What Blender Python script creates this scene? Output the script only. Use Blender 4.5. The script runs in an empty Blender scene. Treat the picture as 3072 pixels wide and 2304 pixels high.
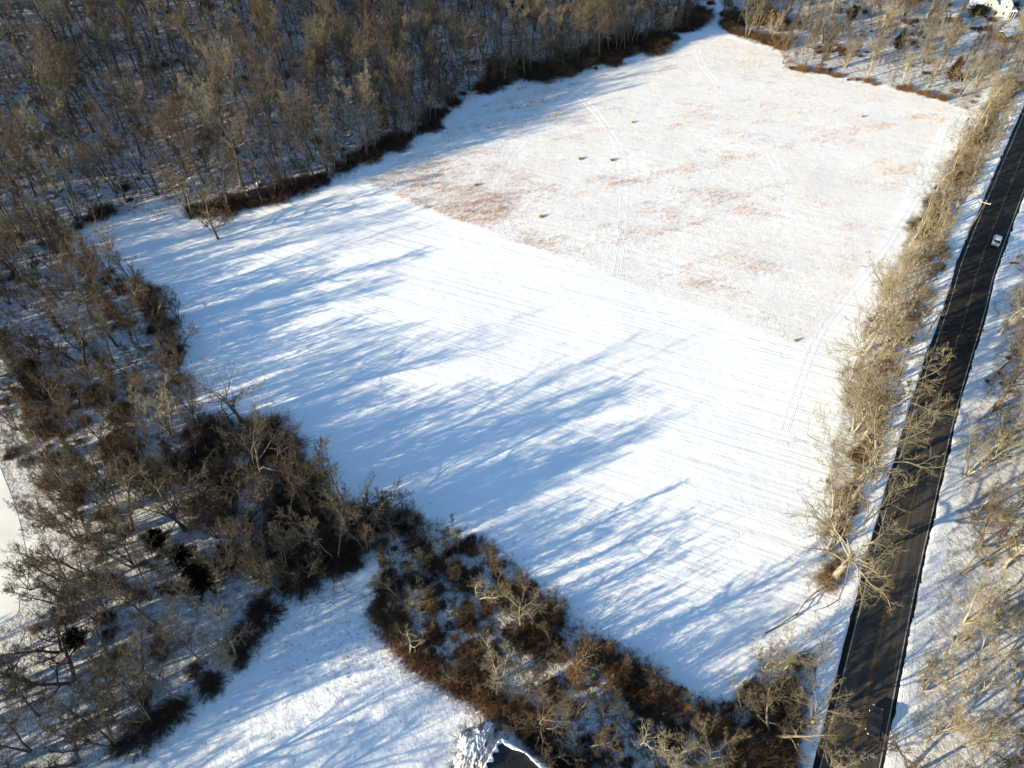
import bpy, math, random
import numpy as np
from mathutils import Vector
R = math.radians
random.seed(7)
rs = np.random.RandomState(11)
SC = bpy.context.scene
COL = SC.collection

# ------------------------------------------------------------------ camera, sky, sun, exposure
CAM_H, FOC, PITCH = 110.0, 710.0, R(49.2)
cam = bpy.data.cameras.new('camera')
cam.sensor_width = 36.0
cam.lens = FOC / 1024.0 * 36.0
cam.clip_start, cam.clip_end = 1.0, 3000.0
cam_o = bpy.data.objects.new('camera', cam)
cam_o.location = (0, 0, CAM_H)
cam_o.rotation_euler = (math.pi / 2 - PITCH, 0, 0)
COL.objects.link(cam_o)
SC.camera = cam_o

SUN_EL, SUN_TO = R(13.8), R(26.5)             # light travels towards SUN_TO (from +X, counter-clockwise)
w = bpy.data.worlds.new('World')
SC.world = w
w.use_nodes = True
nt = w.node_tree
sky = nt.nodes.new('ShaderNodeTexSky')
sky.sky_type = 'NISHITA'
sky.sun_disc = False
sky.sun_elevation = SUN_EL
sun_from = SUN_TO + math.pi                   # azimuth of the sun, counter-clockwise from +X
sky.sun_rotation = (math.pi / 2 - sun_from) % (2 * math.pi)
sky.air_density, sky.dust_density, sky.ozone_density = 1.25, 0.1, 3.9
nt.nodes['Background'].inputs['Strength'].default_value = 0.105
nt.links.new(sky.outputs[0], nt.nodes['Background'].inputs['Color'])

sl = bpy.data.lights.new('sun', 'SUN')
sl.energy = 5.0
sl.angle = R(0.5)
sl.color = (1.0, 0.86, 0.575)
so = bpy.data.objects.new('sun', sl)
d = Vector((math.cos(SUN_TO) * math.cos(SUN_EL), math.sin(SUN_TO) * math.cos(SUN_EL), -math.sin(SUN_EL)))
so.rotation_euler = d.to_track_quat('-Z', 'Y').to_euler()
so.location = (-60, -30, 60)
COL.objects.link(so)
SC.view_settings.view_transform = 'Standard'
SC.view_settings.look = 'None'
SC.view_settings.gamma = 1.0
SC.view_settings.use_curve_mapping = False
SC.view_settings.exposure = 1.40
SC.cycles.max_bounces = 5
SC.cycles.diffuse_bounces = 2
SC.cycles.glossy_bounces = 2

# ------------------------------------------------------------------ helpers
def sstep(a, b, x):
    t = np.clip((x - a) / (b - a), 0, 1)
    return t * t * (3 - 2 * t)

def flat(u, v, z=0.0):
    """photo pixel (3072 wide) -> the point of the level plane z that the lens sees there"""
    x = u / 3 - 512.0; y = v / 3 - 384.0
    dx = x; dy = FOC * math.cos(PITCH) - y * math.sin(PITCH); dz = -FOC * math.sin(PITCH) - y * math.cos(PITCH)
    t = (CAM_H - z) / -dz
    return dx * t, dy * t

EDGE = [(-420, 60), (-190, 118), (-109.3, 143.7), (-94.1, 157.5), (-83.6, 151.7), (-72.8, 153.2), (-58.8, 160.5), (-46.2, 169.9), (-34.1, 185.1),
        (-22.5, 197.2), (-21.1, 207.0), (-7.0, 219.7), (6.9, 226.5), (31.8, 237.0), (54.2, 253.5), (66.1, 268.6), (80.0, 300.0), (140, 480)]

def edge_dist(x, y):
    """signed distance to the wood's edge, positive inside the hillside wood"""
    x = np.asarray(x, float); y = np.asarray(y, float)
    best = np.full(x.shape, 1e9); sgn = np.ones(x.shape)
    for (x0, y0), (x1, y1) in zip(EDGE[:-1], EDGE[1:]):
        ex, ey = x1 - x0, y1 - y0
        t = np.clip(((x - x0) * ex + (y - y0) * ey) / (ex * ex + ey * ey), 0, 1)
        px, py = x0 + t * ex, y0 + t * ey
        dd = np.hypot(x - px, y - py)
        c = ex * (y - y0) - ey * (x - x0)
        m = dd < best - 1e-6
        best = np.where(m, dd, best); sgn = np.where(m, np.sign(c), sgn)
    return best * sgn

_ph = rs.rand(40) * 6.28
_dr = rs.rand(40) * 6.28
def wob(x, y, scale, n=6, k0=0):
    s = 0
    for i in range(n):
        a = _dr[(k0 + i) % 40]; f = (0.7 + 0.25 * i) / scale
        s = s + np.sin((x * math.cos(a) + y * math.sin(a)) * f * 6.28 / 2 + _ph[(k0 + i) % 40])
    return s / n

ROAD = [(-6, -70), (29.5, -6), (45.6, 22.0), (61.4, 50.2), (68.7, 62.8), (85.4, 91.0), (102.2, 117.4), (112.1, 133.6), (131.6, 162.3), (162.8, 207.6), (195, 254), (245, 326), (312, 420)]
def catmull(P, n=10):
    P = [np.array(p, float) for p in P]
    P = [2 * P[0] - P[1]] + P + [2 * P[-1] - P[-2]]
    out = []
    for i in range(1, len(P) - 2):
        for j in range(n):
            t = j / n
            a, b, c, e = P[i - 1], P[i], P[i + 1], P[i + 2]
            out.append(0.5 * ((2 * b) + (-a + c) * t + (2 * a - 5 * b + 4 * c - e) * t * t + (-a + 3 * b - 3 * c + e) * t ** 3))
    out.append(P[-2])
    return np.array(out)
RC = catmull(ROAD, 12)
def line_dist(pts, x, y):
    best = np.full(np.shape(x), 1e9)
    for a, b in zip(pts[:-1], pts[1:]):
        e = b - a
        t = np.clip(((x - a[0]) * e[0] + (y - a[1]) * e[1]) / (e @ e + 1e-9), 0, 1)
        best = np.minimum(best, np.hypot(x - a[0] - t * e[0], y - a[1] - t * e[1]))
    return best

def H(x, y):
    x = np.asarray(x, float); y = np.asarray(y, float)
    s = edge_dist(x, y)
    q = np.maximum(s - 2, 0)
    q = 75 * (1 - np.exp(-q / 75))
    z = (0.17 + 0.0018 * np.clip(95 - x, 0, 260)) * q * q / (q + 14) + np.clip(q / 20, 0, 1) * (0.7 * wob(x, y, 26, 5, 3) + 0.35 * wob(x, y, 8, 6, 9))
    rd = line_dist(RC, x, y)
    m = sstep(6, 22, rd)
    m = m * (1 - inpoly(POND, x, y)) * sstep(0, 9, line_dist([np.array(p_) for p_ in POND + POND[:1]], x, y)) if 'POND' in globals() else m
    z = z + m * (0.10 * wob(x, y, 18, 6, 14) + 0.05 * wob(x, y, 5, 6, 20))
    return z
def Hs(x, y): return float(H(np.array([x]), np.array([y]))[0])

def P(u, v):
    """photo pixel -> the ground point there, hill included"""
    x = u / 3 - 512.0; y = v / 3 - 384.0
    dx = x; dy = FOC * math.cos(PITCH) - y * math.sin(PITCH); dz = -FOC * math.sin(PITCH) - y * math.cos(PITCH)
    t = np.linspace(0.1, 1.0, 160) * (CAM_H / -dz)
    X, Y, Z = dx * t, dy * t, CAM_H + dz * t
    g = Z - H(X, Y)
    i = int(np.argmax(g <= 0)) if (g <= 0).any() else len(t) - 1
    if i == 0: i = 1
    f = g[i - 1] / (g[i - 1] - g[i] + 1e-9)
    return float(X[i - 1] + (X[i] - X[i - 1]) * f), float(Y[i - 1] + (Y[i] - Y[i - 1]) * f)

def px_of(x, y, z):
    dx, dy, dz = x, y, z - CAM_H
    c, s = math.cos(PITCH), math.sin(PITCH)
    dep = dy * c - dz * s
    return ((dx / dep * FOC) + 512) * 3, (384 - (dy * s + dz * c) / dep * FOC) * 3

def inpoly(poly, x, y):
    x = np.asarray(x, float); y = np.asarray(y, float)
    ins = np.zeros(x.shape, bool)
    n = len(poly)
    for i in range(n):
        x0, y0 = poly[i]; x1, y1 = poly[(i + 1) % n]
        c = ((y0 > y) != (y1 > y)) & (x < (x1 - x0) * (y - y0) / ((y1 - y0) or 1e-9) + x0)
        ins ^= c
    return ins
def gpoly(px): return [flat(u, v) for u, v in px]

# ------------------------------------------------------------------ materials
def mat(name, color=(0.5, 0.5, 0.5), rough=0.8, spec=0.2, metal=0.0):
    m = bpy.data.materials.new(name)
    m.use_nodes = True
    b = m.node_tree.nodes['Principled BSDF']
    b.inputs['Base Color'].default_value = (*color, 1)
    b.inputs['Roughness'].default_value = rough
    b.inputs['Specular IOR Level'].default_value = spec
    b.inputs['Metallic'].default_value = metal
    return m
class N:
    def __init__(s, m): s.m = m; s.t = m.node_tree; s.b = s.t.nodes['Principled BSDF']
    def n(s, typ, **kw):
        o = s.t.nodes.new(typ)
        for k, v in kw.items():
            if k.startswith('i_'):
                o.inputs[k[2:].replace('_', ' ')].default_value = v
            else: setattr(o, k, v)
        return o
    def l(s, a, b): s.t.links.new(a, b)
    def pos(s):
        if not hasattr(s, '_p'): s._p = s.n('ShaderNodeNewGeometry').outputs['Position']
        return s._p
    def mapping(s, rot=0, scale=(1, 1, 1)):
        o = s.n('ShaderNodeMapping', vector_type='TEXTURE'); s.l(s.pos(), o.inputs[0])
        o.inputs['Rotation'].default_value = (0, 0, rot); o.inputs['Scale'].default_value = [1 / k for k in scale]
        return o.outputs[0]
    def noise(s, scale, detail=3, rough=0.5, vec=None, out='Fac'):
        o = s.n('ShaderNodeTexNoise'); o.inputs['Scale'].default_value = scale
        o.inputs['Detail'].default_value = detail; o.inputs['Roughness'].default_value = rough
        s.l(vec if vec is not None else s.pos(), o.inputs['Vector'])
        return o.outputs[out]
    def ramp(s, f, stops):
        o = s.n('ShaderNodeValToRGB'); e = o.color_ramp.elements
        while len(e) < len(stops): e.new(0.5)
        for k, (p, c) in enumerate(stops):
            e[k].position = p
            e[k].color = (*c, 1) if isinstance(c, tuple) else (c, c, c, 1)
        s.l(f, o.inputs[0]); return o.outputs[0]
    def math(s, op, a, b=None, c=None, clamp=False):
        o = s.n('ShaderNodeMath', operation=op); o.use_clamp = clamp
        for k, q in enumerate((a, b, c)):
            if q is None: continue
            if isinstance(q, (int, float)): o.inputs[k].default_value = q
            else: s.l(q, o.inputs[k])
        return o.outputs[0]
    def mix(s, f, a, b, kind='MIX'):
        o = s.n('ShaderNodeMix', data_type='RGBA', blend_type=kind)
        for sock, q in ((o.inputs[0], f), (o.inputs[6], a), (o.inputs[7], b)):
            if isinstance(q, (int, float)): sock.default_value = q
            elif isinstance(q, tuple): sock.default_value = (*q, 1)
            else: s.l(q, sock)
        return o.outputs[2]
    def bump(s, h, strength=1.0, dist=1.0):
        o = s.n('ShaderNodeBump'); o.inputs['Strength'].default_value = strength; o.inputs['Distance'].default_value = dist
        s.l(h, o.inputs['Height']); s.l(o.outputs[0], s.b.inputs['Normal'])

def bark(name, dark, light, reddish=None, jitter=0.35):
    m = mat(name, dark, 0.9, 0.1); q = N(m)
    oi = q.n('ShaderNodeObjectInfo')
    tc = q.n('ShaderNodeTexCoord')
    f = q.noise(0.9, 3, 0.6, vec=tc.outputs['Object'])
    c = q.mix(q.math('MULTIPLY_ADD', oi.outputs['Random'], 0.7, q.math('MULTIPLY_ADD', f, 0.9, -0.3), clamp=True), dark, light)
    if reddish:
        r2 = q.math('FRACT', q.math('MULTIPLY', oi.outputs['Random'], 7.31))
        c = q.mix(q.math('MULTIPLY', r2, 0.5), c, reddish)
    q.l(c, q.b.inputs['Base Color'])
    return m
M_BARK = bark('bark', (0.085, 0.068, 0.05), (0.19, 0.16, 0.12))
M_TWIG = bark('twigs', (0.07, 0.056, 0.040), (0.16, 0.135, 0.095), (0.115, 0.070, 0.042))
M_PALE = bark('pale_bark', (0.19, 0.17, 0.13), (0.33, 0.30, 0.24))
M_PTWIG = bark('pale_twigs', (0.165, 0.135, 0.092), (0.28, 0.238, 0.165))
M_VINE = bark('vine_stems', (0.095, 0.054, 0.031), (0.21, 0.125, 0.068))
M_BRAM = bark('bramble_stems', (0.045, 0.032, 0.023), (0.10, 0.068, 0.044), (0.09, 0.042, 0.024))
M_NEED = bark('needles', (0.009, 0.013, 0.007), (0.022, 0.028, 0.013))
M_RCED = bark('russet_needles', (0.10, 0.06, 0.025), (0.17, 0.11, 0.05))

# ------------------------------------------------------------------ mesh helpers
def mesh(name, V, F, mats, smooth=False, mi=None):
    me = bpy.data.meshes.new(name)
    me.from_pydata(V if isinstance(V, list) else V.tolist(), [], F)
    for m in (mats if isinstance(mats, (list, tuple)) else [mats]): me.materials.append(m)
    if mi is not None: me.polygons.foreach_set('material_index', mi)
    if smooth: me.polygons.foreach_set('use_smooth', [True] * len(me.polygons))
    me.update()
    return me
def fastmesh(name, V, F3, m, smooth=False):
    """triangles or quads only, from arrays"""
    V = np.asarray(V, np.float32); F3 = np.asarray(F3, np.int32)
    me = bpy.data.meshes.new(name); k = F3.shape[1]
    me.vertices.add(len(V)); me.vertices.foreach_set('co', V.ravel())
    me.loops.add(F3.size); me.loops.foreach_set('vertex_index', F3.ravel())
    me.polygons.add(len(F3)); me.polygons.foreach_set('loop_start', np.arange(0, F3.size, k, dtype=np.int32))
    me.polygons.foreach_set('use_smooth', np.full(len(F3), smooth))
    me.update(calc_edges=True); me.materials.append(m)
    return me
def link(name, me, parent=None, loc=None, **props):
    o = bpy.data.objects.new(name, me); COL.objects.link(o)
    if parent is not None: o.parent = parent
    if loc is not None: o.location = loc
    for k, v in props.items(): o[k] = v
    return o
def thing(name, label, cat, loc, rz=0.0, group=None, s=1.0):
    o = bpy.data.objects.new(name, None); o.empty_display_size = 0.5; COL.objects.link(o)
    o.location = loc; o.rotation_euler = (0, 0, rz); o.scale = (s, s, s)
    o['label'] = label; o['category'] = cat
    if group: o['group'] = group
    return o
class MB:
    """collects simple solids into one mesh"""
    def __init__(s): s.v = []; s.f = []
    def add(s, V, F):
        b = len(s.v); s.v += [tuple(map(float, p)) for p in V]; s.f += [tuple(b + i for i in f) for f in F]
    def box(s, c, size, rz=0.0, taper=1.0):
        cx, cy, cz = c; a, b, h = size[0] / 2, size[1] / 2, size[2] / 2
        V = []
        for k, z in enumerate((-h, h)):
            t = taper if k else 1.0
            for x, y in ((-a * t, -b * t), (a * t, -b * t), (a * t, b * t), (-a * t, b * t)):
                V.append((cx + x * math.cos(rz) - y * math.sin(rz), cy + x * math.sin(rz) + y * math.cos(rz), cz + z))
        s.add(V, [(3, 2, 1, 0), (4, 5, 6, 7), (0, 1, 5, 4), (1, 2, 6, 5), (2, 3, 7, 6), (3, 0, 4, 7)])
    def bar(s, p, q, r, r2=None, n=6):
        p = Vector(p); q = Vector(q); r2 = r if r2 is None else r2
        ax = (q - p).normalized(); u = ax.orthogonal().normalized(); v = ax.cross(u)
        V = []
        for c, rr in ((p, r), (q, r2)):
            for k in range(n):
                a = 2 * math.pi * k / n; V.append(c + u * math.cos(a) * rr + v * math.sin(a) * rr)
        F = [(k, (k + 1) % n, n + (k + 1) % n, n + k) for k in range(n)] + [tuple(range(n - 1, -1, -1)), tuple(range(n, 2 * n))]
        s.add(V, F)
    def build(s, name, m, parent=None, **props):
        return link(name, mesh(name, s.v, s.f, m), parent, **props)

# ------------------------------------------------------------------ tree growing (whole levels at a time, as arrays)
def unit(a): return a / (np.linalg.norm(a, axis=-1, keepdims=True) + 1e-9)
def along(Pp, t):
    k = Pp.shape[1]; f = t * (k - 1); i = np.clip(f.astype(int), 0, k - 2); fr = (f - i)[:, None]
    a = Pp[np.arange(len(Pp)), i]; b = Pp[np.arange(len(Pp)), i + 1]
    return a + (b - a) * fr, unit(b - a)
def walk(p0, d0, L, k, up, noise, r, grav_end=0.0):
    pts = [p0]; dcur = d0
    for j in range(k - 1):
        dcur = unit(dcur + np.array([0, 0, 1.0]) * (up + grav_end * j / k) / k + r.normal(0, noise, dcur.shape))
        pts.append(pts[-1] + dcur * (L / (k - 1))[:, None])
    return np.stack(pts, 1)
def spawn(Pp, Rp, Lp, n, t0, t1, a0, a1, ratio, k, up, noise, r, shape=None, rr=0.6, jitter=0.35, grav=0.0):
    m = len(Pp); idx = np.repeat(np.arange(m), n); par = Pp[idx]
    t = t0 + (t1 - t0) * ((np.tile(np.arange(n), m) + r.rand(m * n)) / n)
    p, tan = along(par, t)
    rad = Rp[idx]; f = t * (rad.shape[1] - 1); i = np.clip(f.astype(int), 0, rad.shape[1] - 2); q = f - i
    rp = rad[np.arange(len(rad)), i] * (1 - q) + rad[np.arange(len(rad)), i + 1] * q
    az = np.tile(np.arange(n), m) * 2.4 + r.rand(m)[idx] * 6.28 + r.normal(0, 0.4, m * n)
    ref = np.where(np.abs(tan[:, 2:3]) > 0.9, np.array([[1.0, 0, 0]]), np.array([[0, 0, 1.0]]))
    u = unit(np.cross(tan, ref)); v = np.cross(tan, u)
    ang = a0 + (a1 - a0) * r.rand(m * n)
    dd = tan * np.cos(ang)[:, None] + (u * np.cos(az)[:, None] + v * np.sin(az)[:, None]) * np.sin(ang)[:, None]
    L = Lp[idx] * ratio * (1 + jitter * r.normal(0, 1, m * n)).clip(0.35, 1.7)
    L = L * (shape(t) if shape else (1.05 - 0.55 * t))
    C = walk(p, dd, L, k, up, noise, r, grav)
    r0 = np.minimum(rp * rr, 0.02 + L * 0.03)
    Rr = r0[:, None] * np.linspace(1, 0.3, k)[None, :]
    return C, Rr, L
def tubes(C, Rr, n):
    """(m,k,3) centre lines -> vertex and quad arrays"""
    m, k, _ = C.shape
    T = np.empty_like(C); T[:, :-1] = C[:, 1:] - C[:, :-1]; T[:, -1] = T[:, -2]; T = unit(T)
    ref = np.where(np.abs(T[:, :1, 2:3]) > 0.8, np.array([1.0, 0, 0]), np.array([0, 0, 1.0]))
    U = unit(np.cross(T, np.broadcast_to(ref, T.shape))); W = np.cross(T, U)
    a = np.arange(n) * 2 * math.pi / n
    V = C[:, :, None] + (U[:, :, None] * np.cos(a)[:, None] + W[:, :, None] * np.sin(a)[:, None]) * Rr[:, :, None, None]
    b = (np.arange(m)[:, None, None] * k + np.arange(k - 1)[None, :, None]) * n
    j = np.arange(n)[None, None, :]; j2 = (j + 1) % n
    F = np.stack([b + j, b + j2, b + n + j2, b + n + j], -1).reshape(-1, 4)
    return V.reshape(-1, 3), F
def blades(C, L, n, r, wd, t0=0.1, t1=1.0, a0=0.4, a1=1.1, up=0.35, lr=0.6, lmin=0.25):
    m = len(C); idx = np.repeat(np.arange(m), n); t = t0 + (t1 - t0) * r.rand(m * n)
    p, tan = along(C[idx], t)
    dd = unit(tan + r.normal(0, 0.55, tan.shape) + np.array([0, 0, up]))
    ln = np.maximum(L[idx] * lr * (0.5 + r.rand(m * n)), lmin)
    side = unit(np.cross(dd, unit(r.normal(0, 1, dd.shape)))) * (wd * (0.6 + 0.8 * r.rand(m * n)))[:, None]
    tip = p + dd * ln[:, None]
    V = np.stack([p - side / 2, p + side / 2, tip], 1).reshape(-1, 3)
    return V, np.arange(len(V)).reshape(-1, 3)
def joinmesh(name, quads, tris, m):
    V = []; FQ = []; FT = []; b = 0
    for v, f in quads: V.append(v); FQ.append(f + b); b += len(v)
    for v, f in tris: V.append(v); FT.append(f + b); b += len(v)
    V = np.concatenate(V)
    loops = np.concatenate([np.concatenate(FQ).ravel() if FQ else np.zeros(0, int), np.concatenate(FT).ravel() if FT else np.zeros(0, int)])
    nq = sum(len(f) for f in FQ); ntr = sum(len(f) for f in FT)
    st = np.concatenate([np.arange(nq) * 4, nq * 4 + np.arange(ntr) * 3])
    me = bpy.data.meshes.new(name)
    me.vertices.add(len(V)); me.vertices.foreach_set('co', V.astype(np.float32).ravel())
    me.loops.add(len(loops)); me.loops.foreach_set('vertex_index', loops.astype(np.int32))
    me.polygons.add(nq + ntr); me.polygons.foreach_set('loop_start', st.astype(np.int32))
    me.update(calc_edges=True); me.materials.append(m)
    return me

PROTO = {}
def make_tree(key, seed, Ht=18.0, r0=0.28, stems=1, lean=0.05, spread=0.0, limb_t=(0.4, 0.97), nl=15, la=(0.5, 0.9), lr=0.42, lup=1.0, shape=None,
              n2=7, n3=6, nb=12, tw=0.024, noise=0.06, gn=0.16, bark_m=None, twig_m=None, vine=0.0, l2=0.5, l3=0.5, droop=0.0, blr=0.6):
    r = np.random.RandomState(seed)
    bark_m = bark_m or M_BARK; twig_m = twig_m or M_TWIG
    az = np.arange(stems) * 6.28 / stems + r.rand() * 6
    d0 = unit(np.stack([np.cos(az) * (spread + lean * r.rand()), np.sin(az) * (spread + lean * r.rand()), np.ones(stems)], 1))
    p0 = np.stack([np.cos(az) * r0 * 0.5 * (stems > 1), np.sin(az) * r0 * 0.5 * (stems > 1), np.full(stems, -0.25)], 1)
    LT = Ht * (0.88 + 0.12 * r.rand(stems)); k = 9
    T = walk(p0, d0, LT, k, 0.25 if stems > 1 else 0.4, noise, r)
    TR = (r0 * (0.75 if stems > 1 else 1.0)) * np.array([1.45, 1.0, 0.9, 0.8, 0.68, 0.55, 0.4, 0.25, 0.1])[None] * np.ones((stems, 1))
    vt, ft = tubes(T, TR, 8)
    L1, R1, S1 = spawn(T, TR, LT, nl, limb_t[0], limb_t[1], la[0], la[1], lr, 8, lup, gn, r, shape, 0.62, 0.22, -droop)
    L2, R2, S2 = spawn(L1, R1, S1, n2, 0.2, 1.0, 0.45, 1.0, l2, 5, 0.5, gn, r, None, 0.65)
    L3, R3, S3 = spawn(L2, R2, S2, n3, 0.15, 1.0, 0.4, 1.0, l3, 3, 0.4, gn, r, None, 0.65)
    b3 = blades(L3, S3, nb, r, tw, lr=blr, lmin=0.3)
    b2 = blades(L2, S2, 3, r, tw, lr=0.35, lmin=0.3)
    R3 = np.maximum(R3, 0.012)
    trunk = joinmesh('trunk', [(vt, ft), tubes(L1[:, :4], np.maximum(R1[:, :4], 0.02), 5)], [], bark_m)
    crown = joinmesh('crown', [tubes(L1[:, 3:], np.maximum(R1[:, 3:], 0.018), 4), tubes(L2, np.maximum(R2, 0.015), 3), tubes(L3, R3, 3)], [b3, b2], twig_m)
    vm = None
    if vine > 0:
        m = 260; t = r.rand(m) * vine
        p, tan = along(np.repeat(T, m // stems + 1, 0)[:m], t)
        a = r.rand(m) * 6.28
        out = np.stack([np.cos(a), np.sin(a), -0.15 + 0.3 * r.rand(m)], 1)
        L = (0.5 + 1.0 * r.rand(m)) * (1.25 - t / vine * 0.6)
        C = walk(p, unit(out), L, 4, -0.8, 0.25, r)
        vm = joinmesh('vine', [tubes(C, np.full((m, 4), 0.022), 3)], [blades(C, L, 14, r, 0.045, lr=0.55, lmin=0.25, up=-0.1)], M_VINE)
    PROTO[key] = (trunk, crown, vm, Ht)

fan = lambda t: 0.55 + 0.75 * np.sin(np.clip((t - 0.25) / 0.75, 0, 1) * 2.6)
def cone(t): return 1.15 - 0.8 * t
make_tree('tall_a', 1, 19, 0.24, nl=15, limb_t=(0.48, 0.98), la=(0.45, 0.8), lr=0.27, lup=1.1, shape=fan)
make_tree('tall_b', 2, 20, 0.27, nl=17, limb_t=(0.42, 0.98), la=(0.5, 0.9), lr=0.29, lup=0.9, shape=fan)
make_tree('tall_c', 3, 17, 0.19, nl=13, limb_t=(0.5, 0.98), la=(0.4, 0.75), lr=0.25, lup=1.2, shape=fan)
make_tree('tall_d', 4, 18, 0.22, stems=2, spread=0.12, nl=9, limb_t=(0.45, 0.98), la=(0.4, 0.8), lr=0.26, lup=1.1, shape=fan)
make_tree('thin_a', 41, 19, 0.23, nl=11, limb_t=(0.5, 0.98), la=(0.4, 0.75), lr=0.22, lup=1.1, n2=6, n3=5, nb=9, tw=0.022)
make_tree('thin_b', 42, 18, 0.2, stems=2, spread=0.09, nl=7, limb_t=(0.5, 0.98), la=(0.4, 0.8), lr=0.22, lup=1.0, n2=6, n3=5, nb=8, tw=0.022)
make_tree('thin_c', 43, 20, 0.26, nl=12, limb_t=(0.45, 0.98), la=(0.5, 0.95), lr=0.25, lup=0.9, shape=fan, n2=5, n3=5, nb=8, tw=0.022, gn=0.22)
make_tree('vase_a', 5, 15, 0.22, stems=3, spread=0.2, nl=8, limb_t=(0.3, 0.98), la=(0.4, 0.75), lr=0.33, lup=1.1, n2=7)
make_tree('vase_b', 6, 13, 0.17, stems=4, spread=0.26, nl=6, limb_t=(0.25, 0.98), la=(0.35, 0.7), lr=0.34, lup=1.2, n2=7)
make_tree('wide_a', 7, 15, 0.42, nl=14, limb_t=(0.25, 0.95), la=(0.75, 1.2), lr=0.5, lup=0.75, shape=fan, n2=8, n3=6, nb=9, gn=0.24, noise=0.09)
make_tree('wide_b', 8, 14, 0.36, stems=2, spread=0.28, nl=9, limb_t=(0.2, 0.96), la=(0.6, 1.1), lr=0.42, lup=0.7, n2=8, gn=0.26, noise=0.1)
make_tree('pale_a', 9, 15, 0.38, nl=13, limb_t=(0.22, 0.95), la=(0.8, 1.25), lr=0.55, lup=0.6, shape=fan, n2=8, nb=9, gn=0.3, noise=0.1, bark_m=M_PALE, twig_m=M_PTWIG)
make_tree('pale_b', 10, 14, 0.26, stems=3, spread=0.25, nl=8, limb_t=(0.25, 0.97), la=(0.45, 0.85), lr=0.38, lup=0.9, n2=7, nb=12, gn=0.2, bark_m=M_PALE, twig_m=M_PTWIG)
make_tree('pale_c', 16, 16, 0.26, nl=16, limb_t=(0.3, 0.98), la=(0.5, 0.9), lr=0.36, lup=0.9, shape=fan, n2=7, nb=12, gn=0.2, bark_m=M_PALE, twig_m=M_PTWIG)
make_tree('air_a', 44, 15, 0.3, nl=13, limb_t=(0.2, 0.96), la=(0.6, 1.15), lr=0.48, lup=0.7, shape=fan, n2=7, n3=5, nb=9, gn=0.22, noise=0.08, bark_m=M_PALE, twig_m=M_PTWIG, tw=0.02)
make_tree('air_b', 45, 14, 0.24, stems=2, spread=0.3, nl=9, limb_t=(0.22, 0.97), la=(0.5, 1.0), lr=0.44, lup=0.8, n2=7, n3=5, nb=9, gn=0.24, noise=0.09, bark_m=M_PALE, twig_m=M_PTWIG, tw=0.02)
make_tree('fan_a', 46, 16, 0.22, stems=3, spread=0.16, nl=8, limb_t=(0.42, 0.98), la=(0.35, 0.75), lr=0.3, lup=1.2, n2=7, n3=6, nb=13, twig_m=M_PTWIG, tw=0.022)
make_tree('fan_b', 47, 17, 0.26, nl=18, limb_t=(0.4, 0.98), la=(0.45, 0.95), lr=0.36, lup=1.1, shape=fan, n2=7, n3=6, nb=12, twig_m=M_PTWIG, tw=0.022)
make_tree('dead_a', 12, 10, 0.2, nl=9, limb_t=(0.35, 0.98), la=(0.6, 1.2), lr=0.4, lup=0.5, n2=4, n3=3, nb=3, gn=0.3, noise=0.14, bark_m=M_PALE, twig_m=M_PALE)
make_tree('vine_a', 13, 13, 0.26, nl=12, limb_t=(0.4, 0.97), la=(0.5, 1.0), lr=0.34, lup=0.8, vine=0.72, gn=0.2)
make_tree('vine_b', 14, 9, 0.2, nl=10, limb_t=(0.4, 0.97), la=(0.5, 1.1), lr=0.35, lup=0.6, vine=0.85, gn=0.24, n2=6)
make_tree('sapling', 15, 7.5, 0.07, nl=14, limb_t=(0.2, 0.98), la=(0.4, 0.8), lr=0.32, lup=1.0, n2=5, n3=3, nb=5, tw=0.03)
make_tree('lone', 17, 12.5, 0.2, nl=20, limb_t=(0.12, 0.98), la=(0.9, 1.45), lr=0.42, lup=0.35, shape=lambda t: 1.25 - 0.85 * t, n2=6, gn=0.2, droop=0.4)
def make_shrub(key, seed, Rr=1.8, Hh=2.2, m=110, bm=None, w_=0.022):
    r = np.random.RandomState(seed)
    a = r.rand(m) * 6.28; q = np.sqrt(r.rand(m)) * Rr * 0.55
    p = np.stack([np.cos(a) * q, np.sin(a) * q, np.full(m, -0.1)], 1)
    el = 0.5 + 1.0 * r.rand(m)
    d_ = np.stack([np.cos(a) * np.cos(el), np.sin(a) * np.cos(el), np.sin(el)], 1)
    L = Hh * (0.75 + 0.6 * r.rand(m))
    C = walk(p, unit(d_), L, 6, -1.1, 0.22, r)
    C[:, :, 2] = np.maximum(C[:, :, 2], -0.1)
    C2, R2, S2 = spawn(C, np.full((m, 6), 0.03), L, 5, 0.2, 1.0, 0.5, 1.2, 0.4, 4, -0.3, 0.25, r)
    PROTO[key] = (joinmesh('bramble', [tubes(C, np.full((m, 6), 0.022), 3), tubes(C2, np.full(C2.shape[:2], 0.016), 3)],
                           [blades(C, L, 12, r, 0.03, t0=0.4, lr=0.5, lmin=0.3, up=0.4), blades(C2, S2, 8, r, w_, lr=0.9, lmin=0.25, up=0.15)], bm or M_BRAM), None, None, Hh)
make_shrub('shrub_a', 21); make_shrub('shrub_b', 22, 2.3, 2.6, 130); make_shrub('shrub_c', 23, 1.4, 1.5, 80); make_shrub('shrub_v', 24, 1.7, 2.4, 120, M_VINE)
M_DRY = bark('dry_stems', (0.28, 0.19, 0.09), (0.42, 0.30, 0.16)); make_shrub('shrub_t', 25, 1.5, 1.5, 90, M_DRY)
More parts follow.
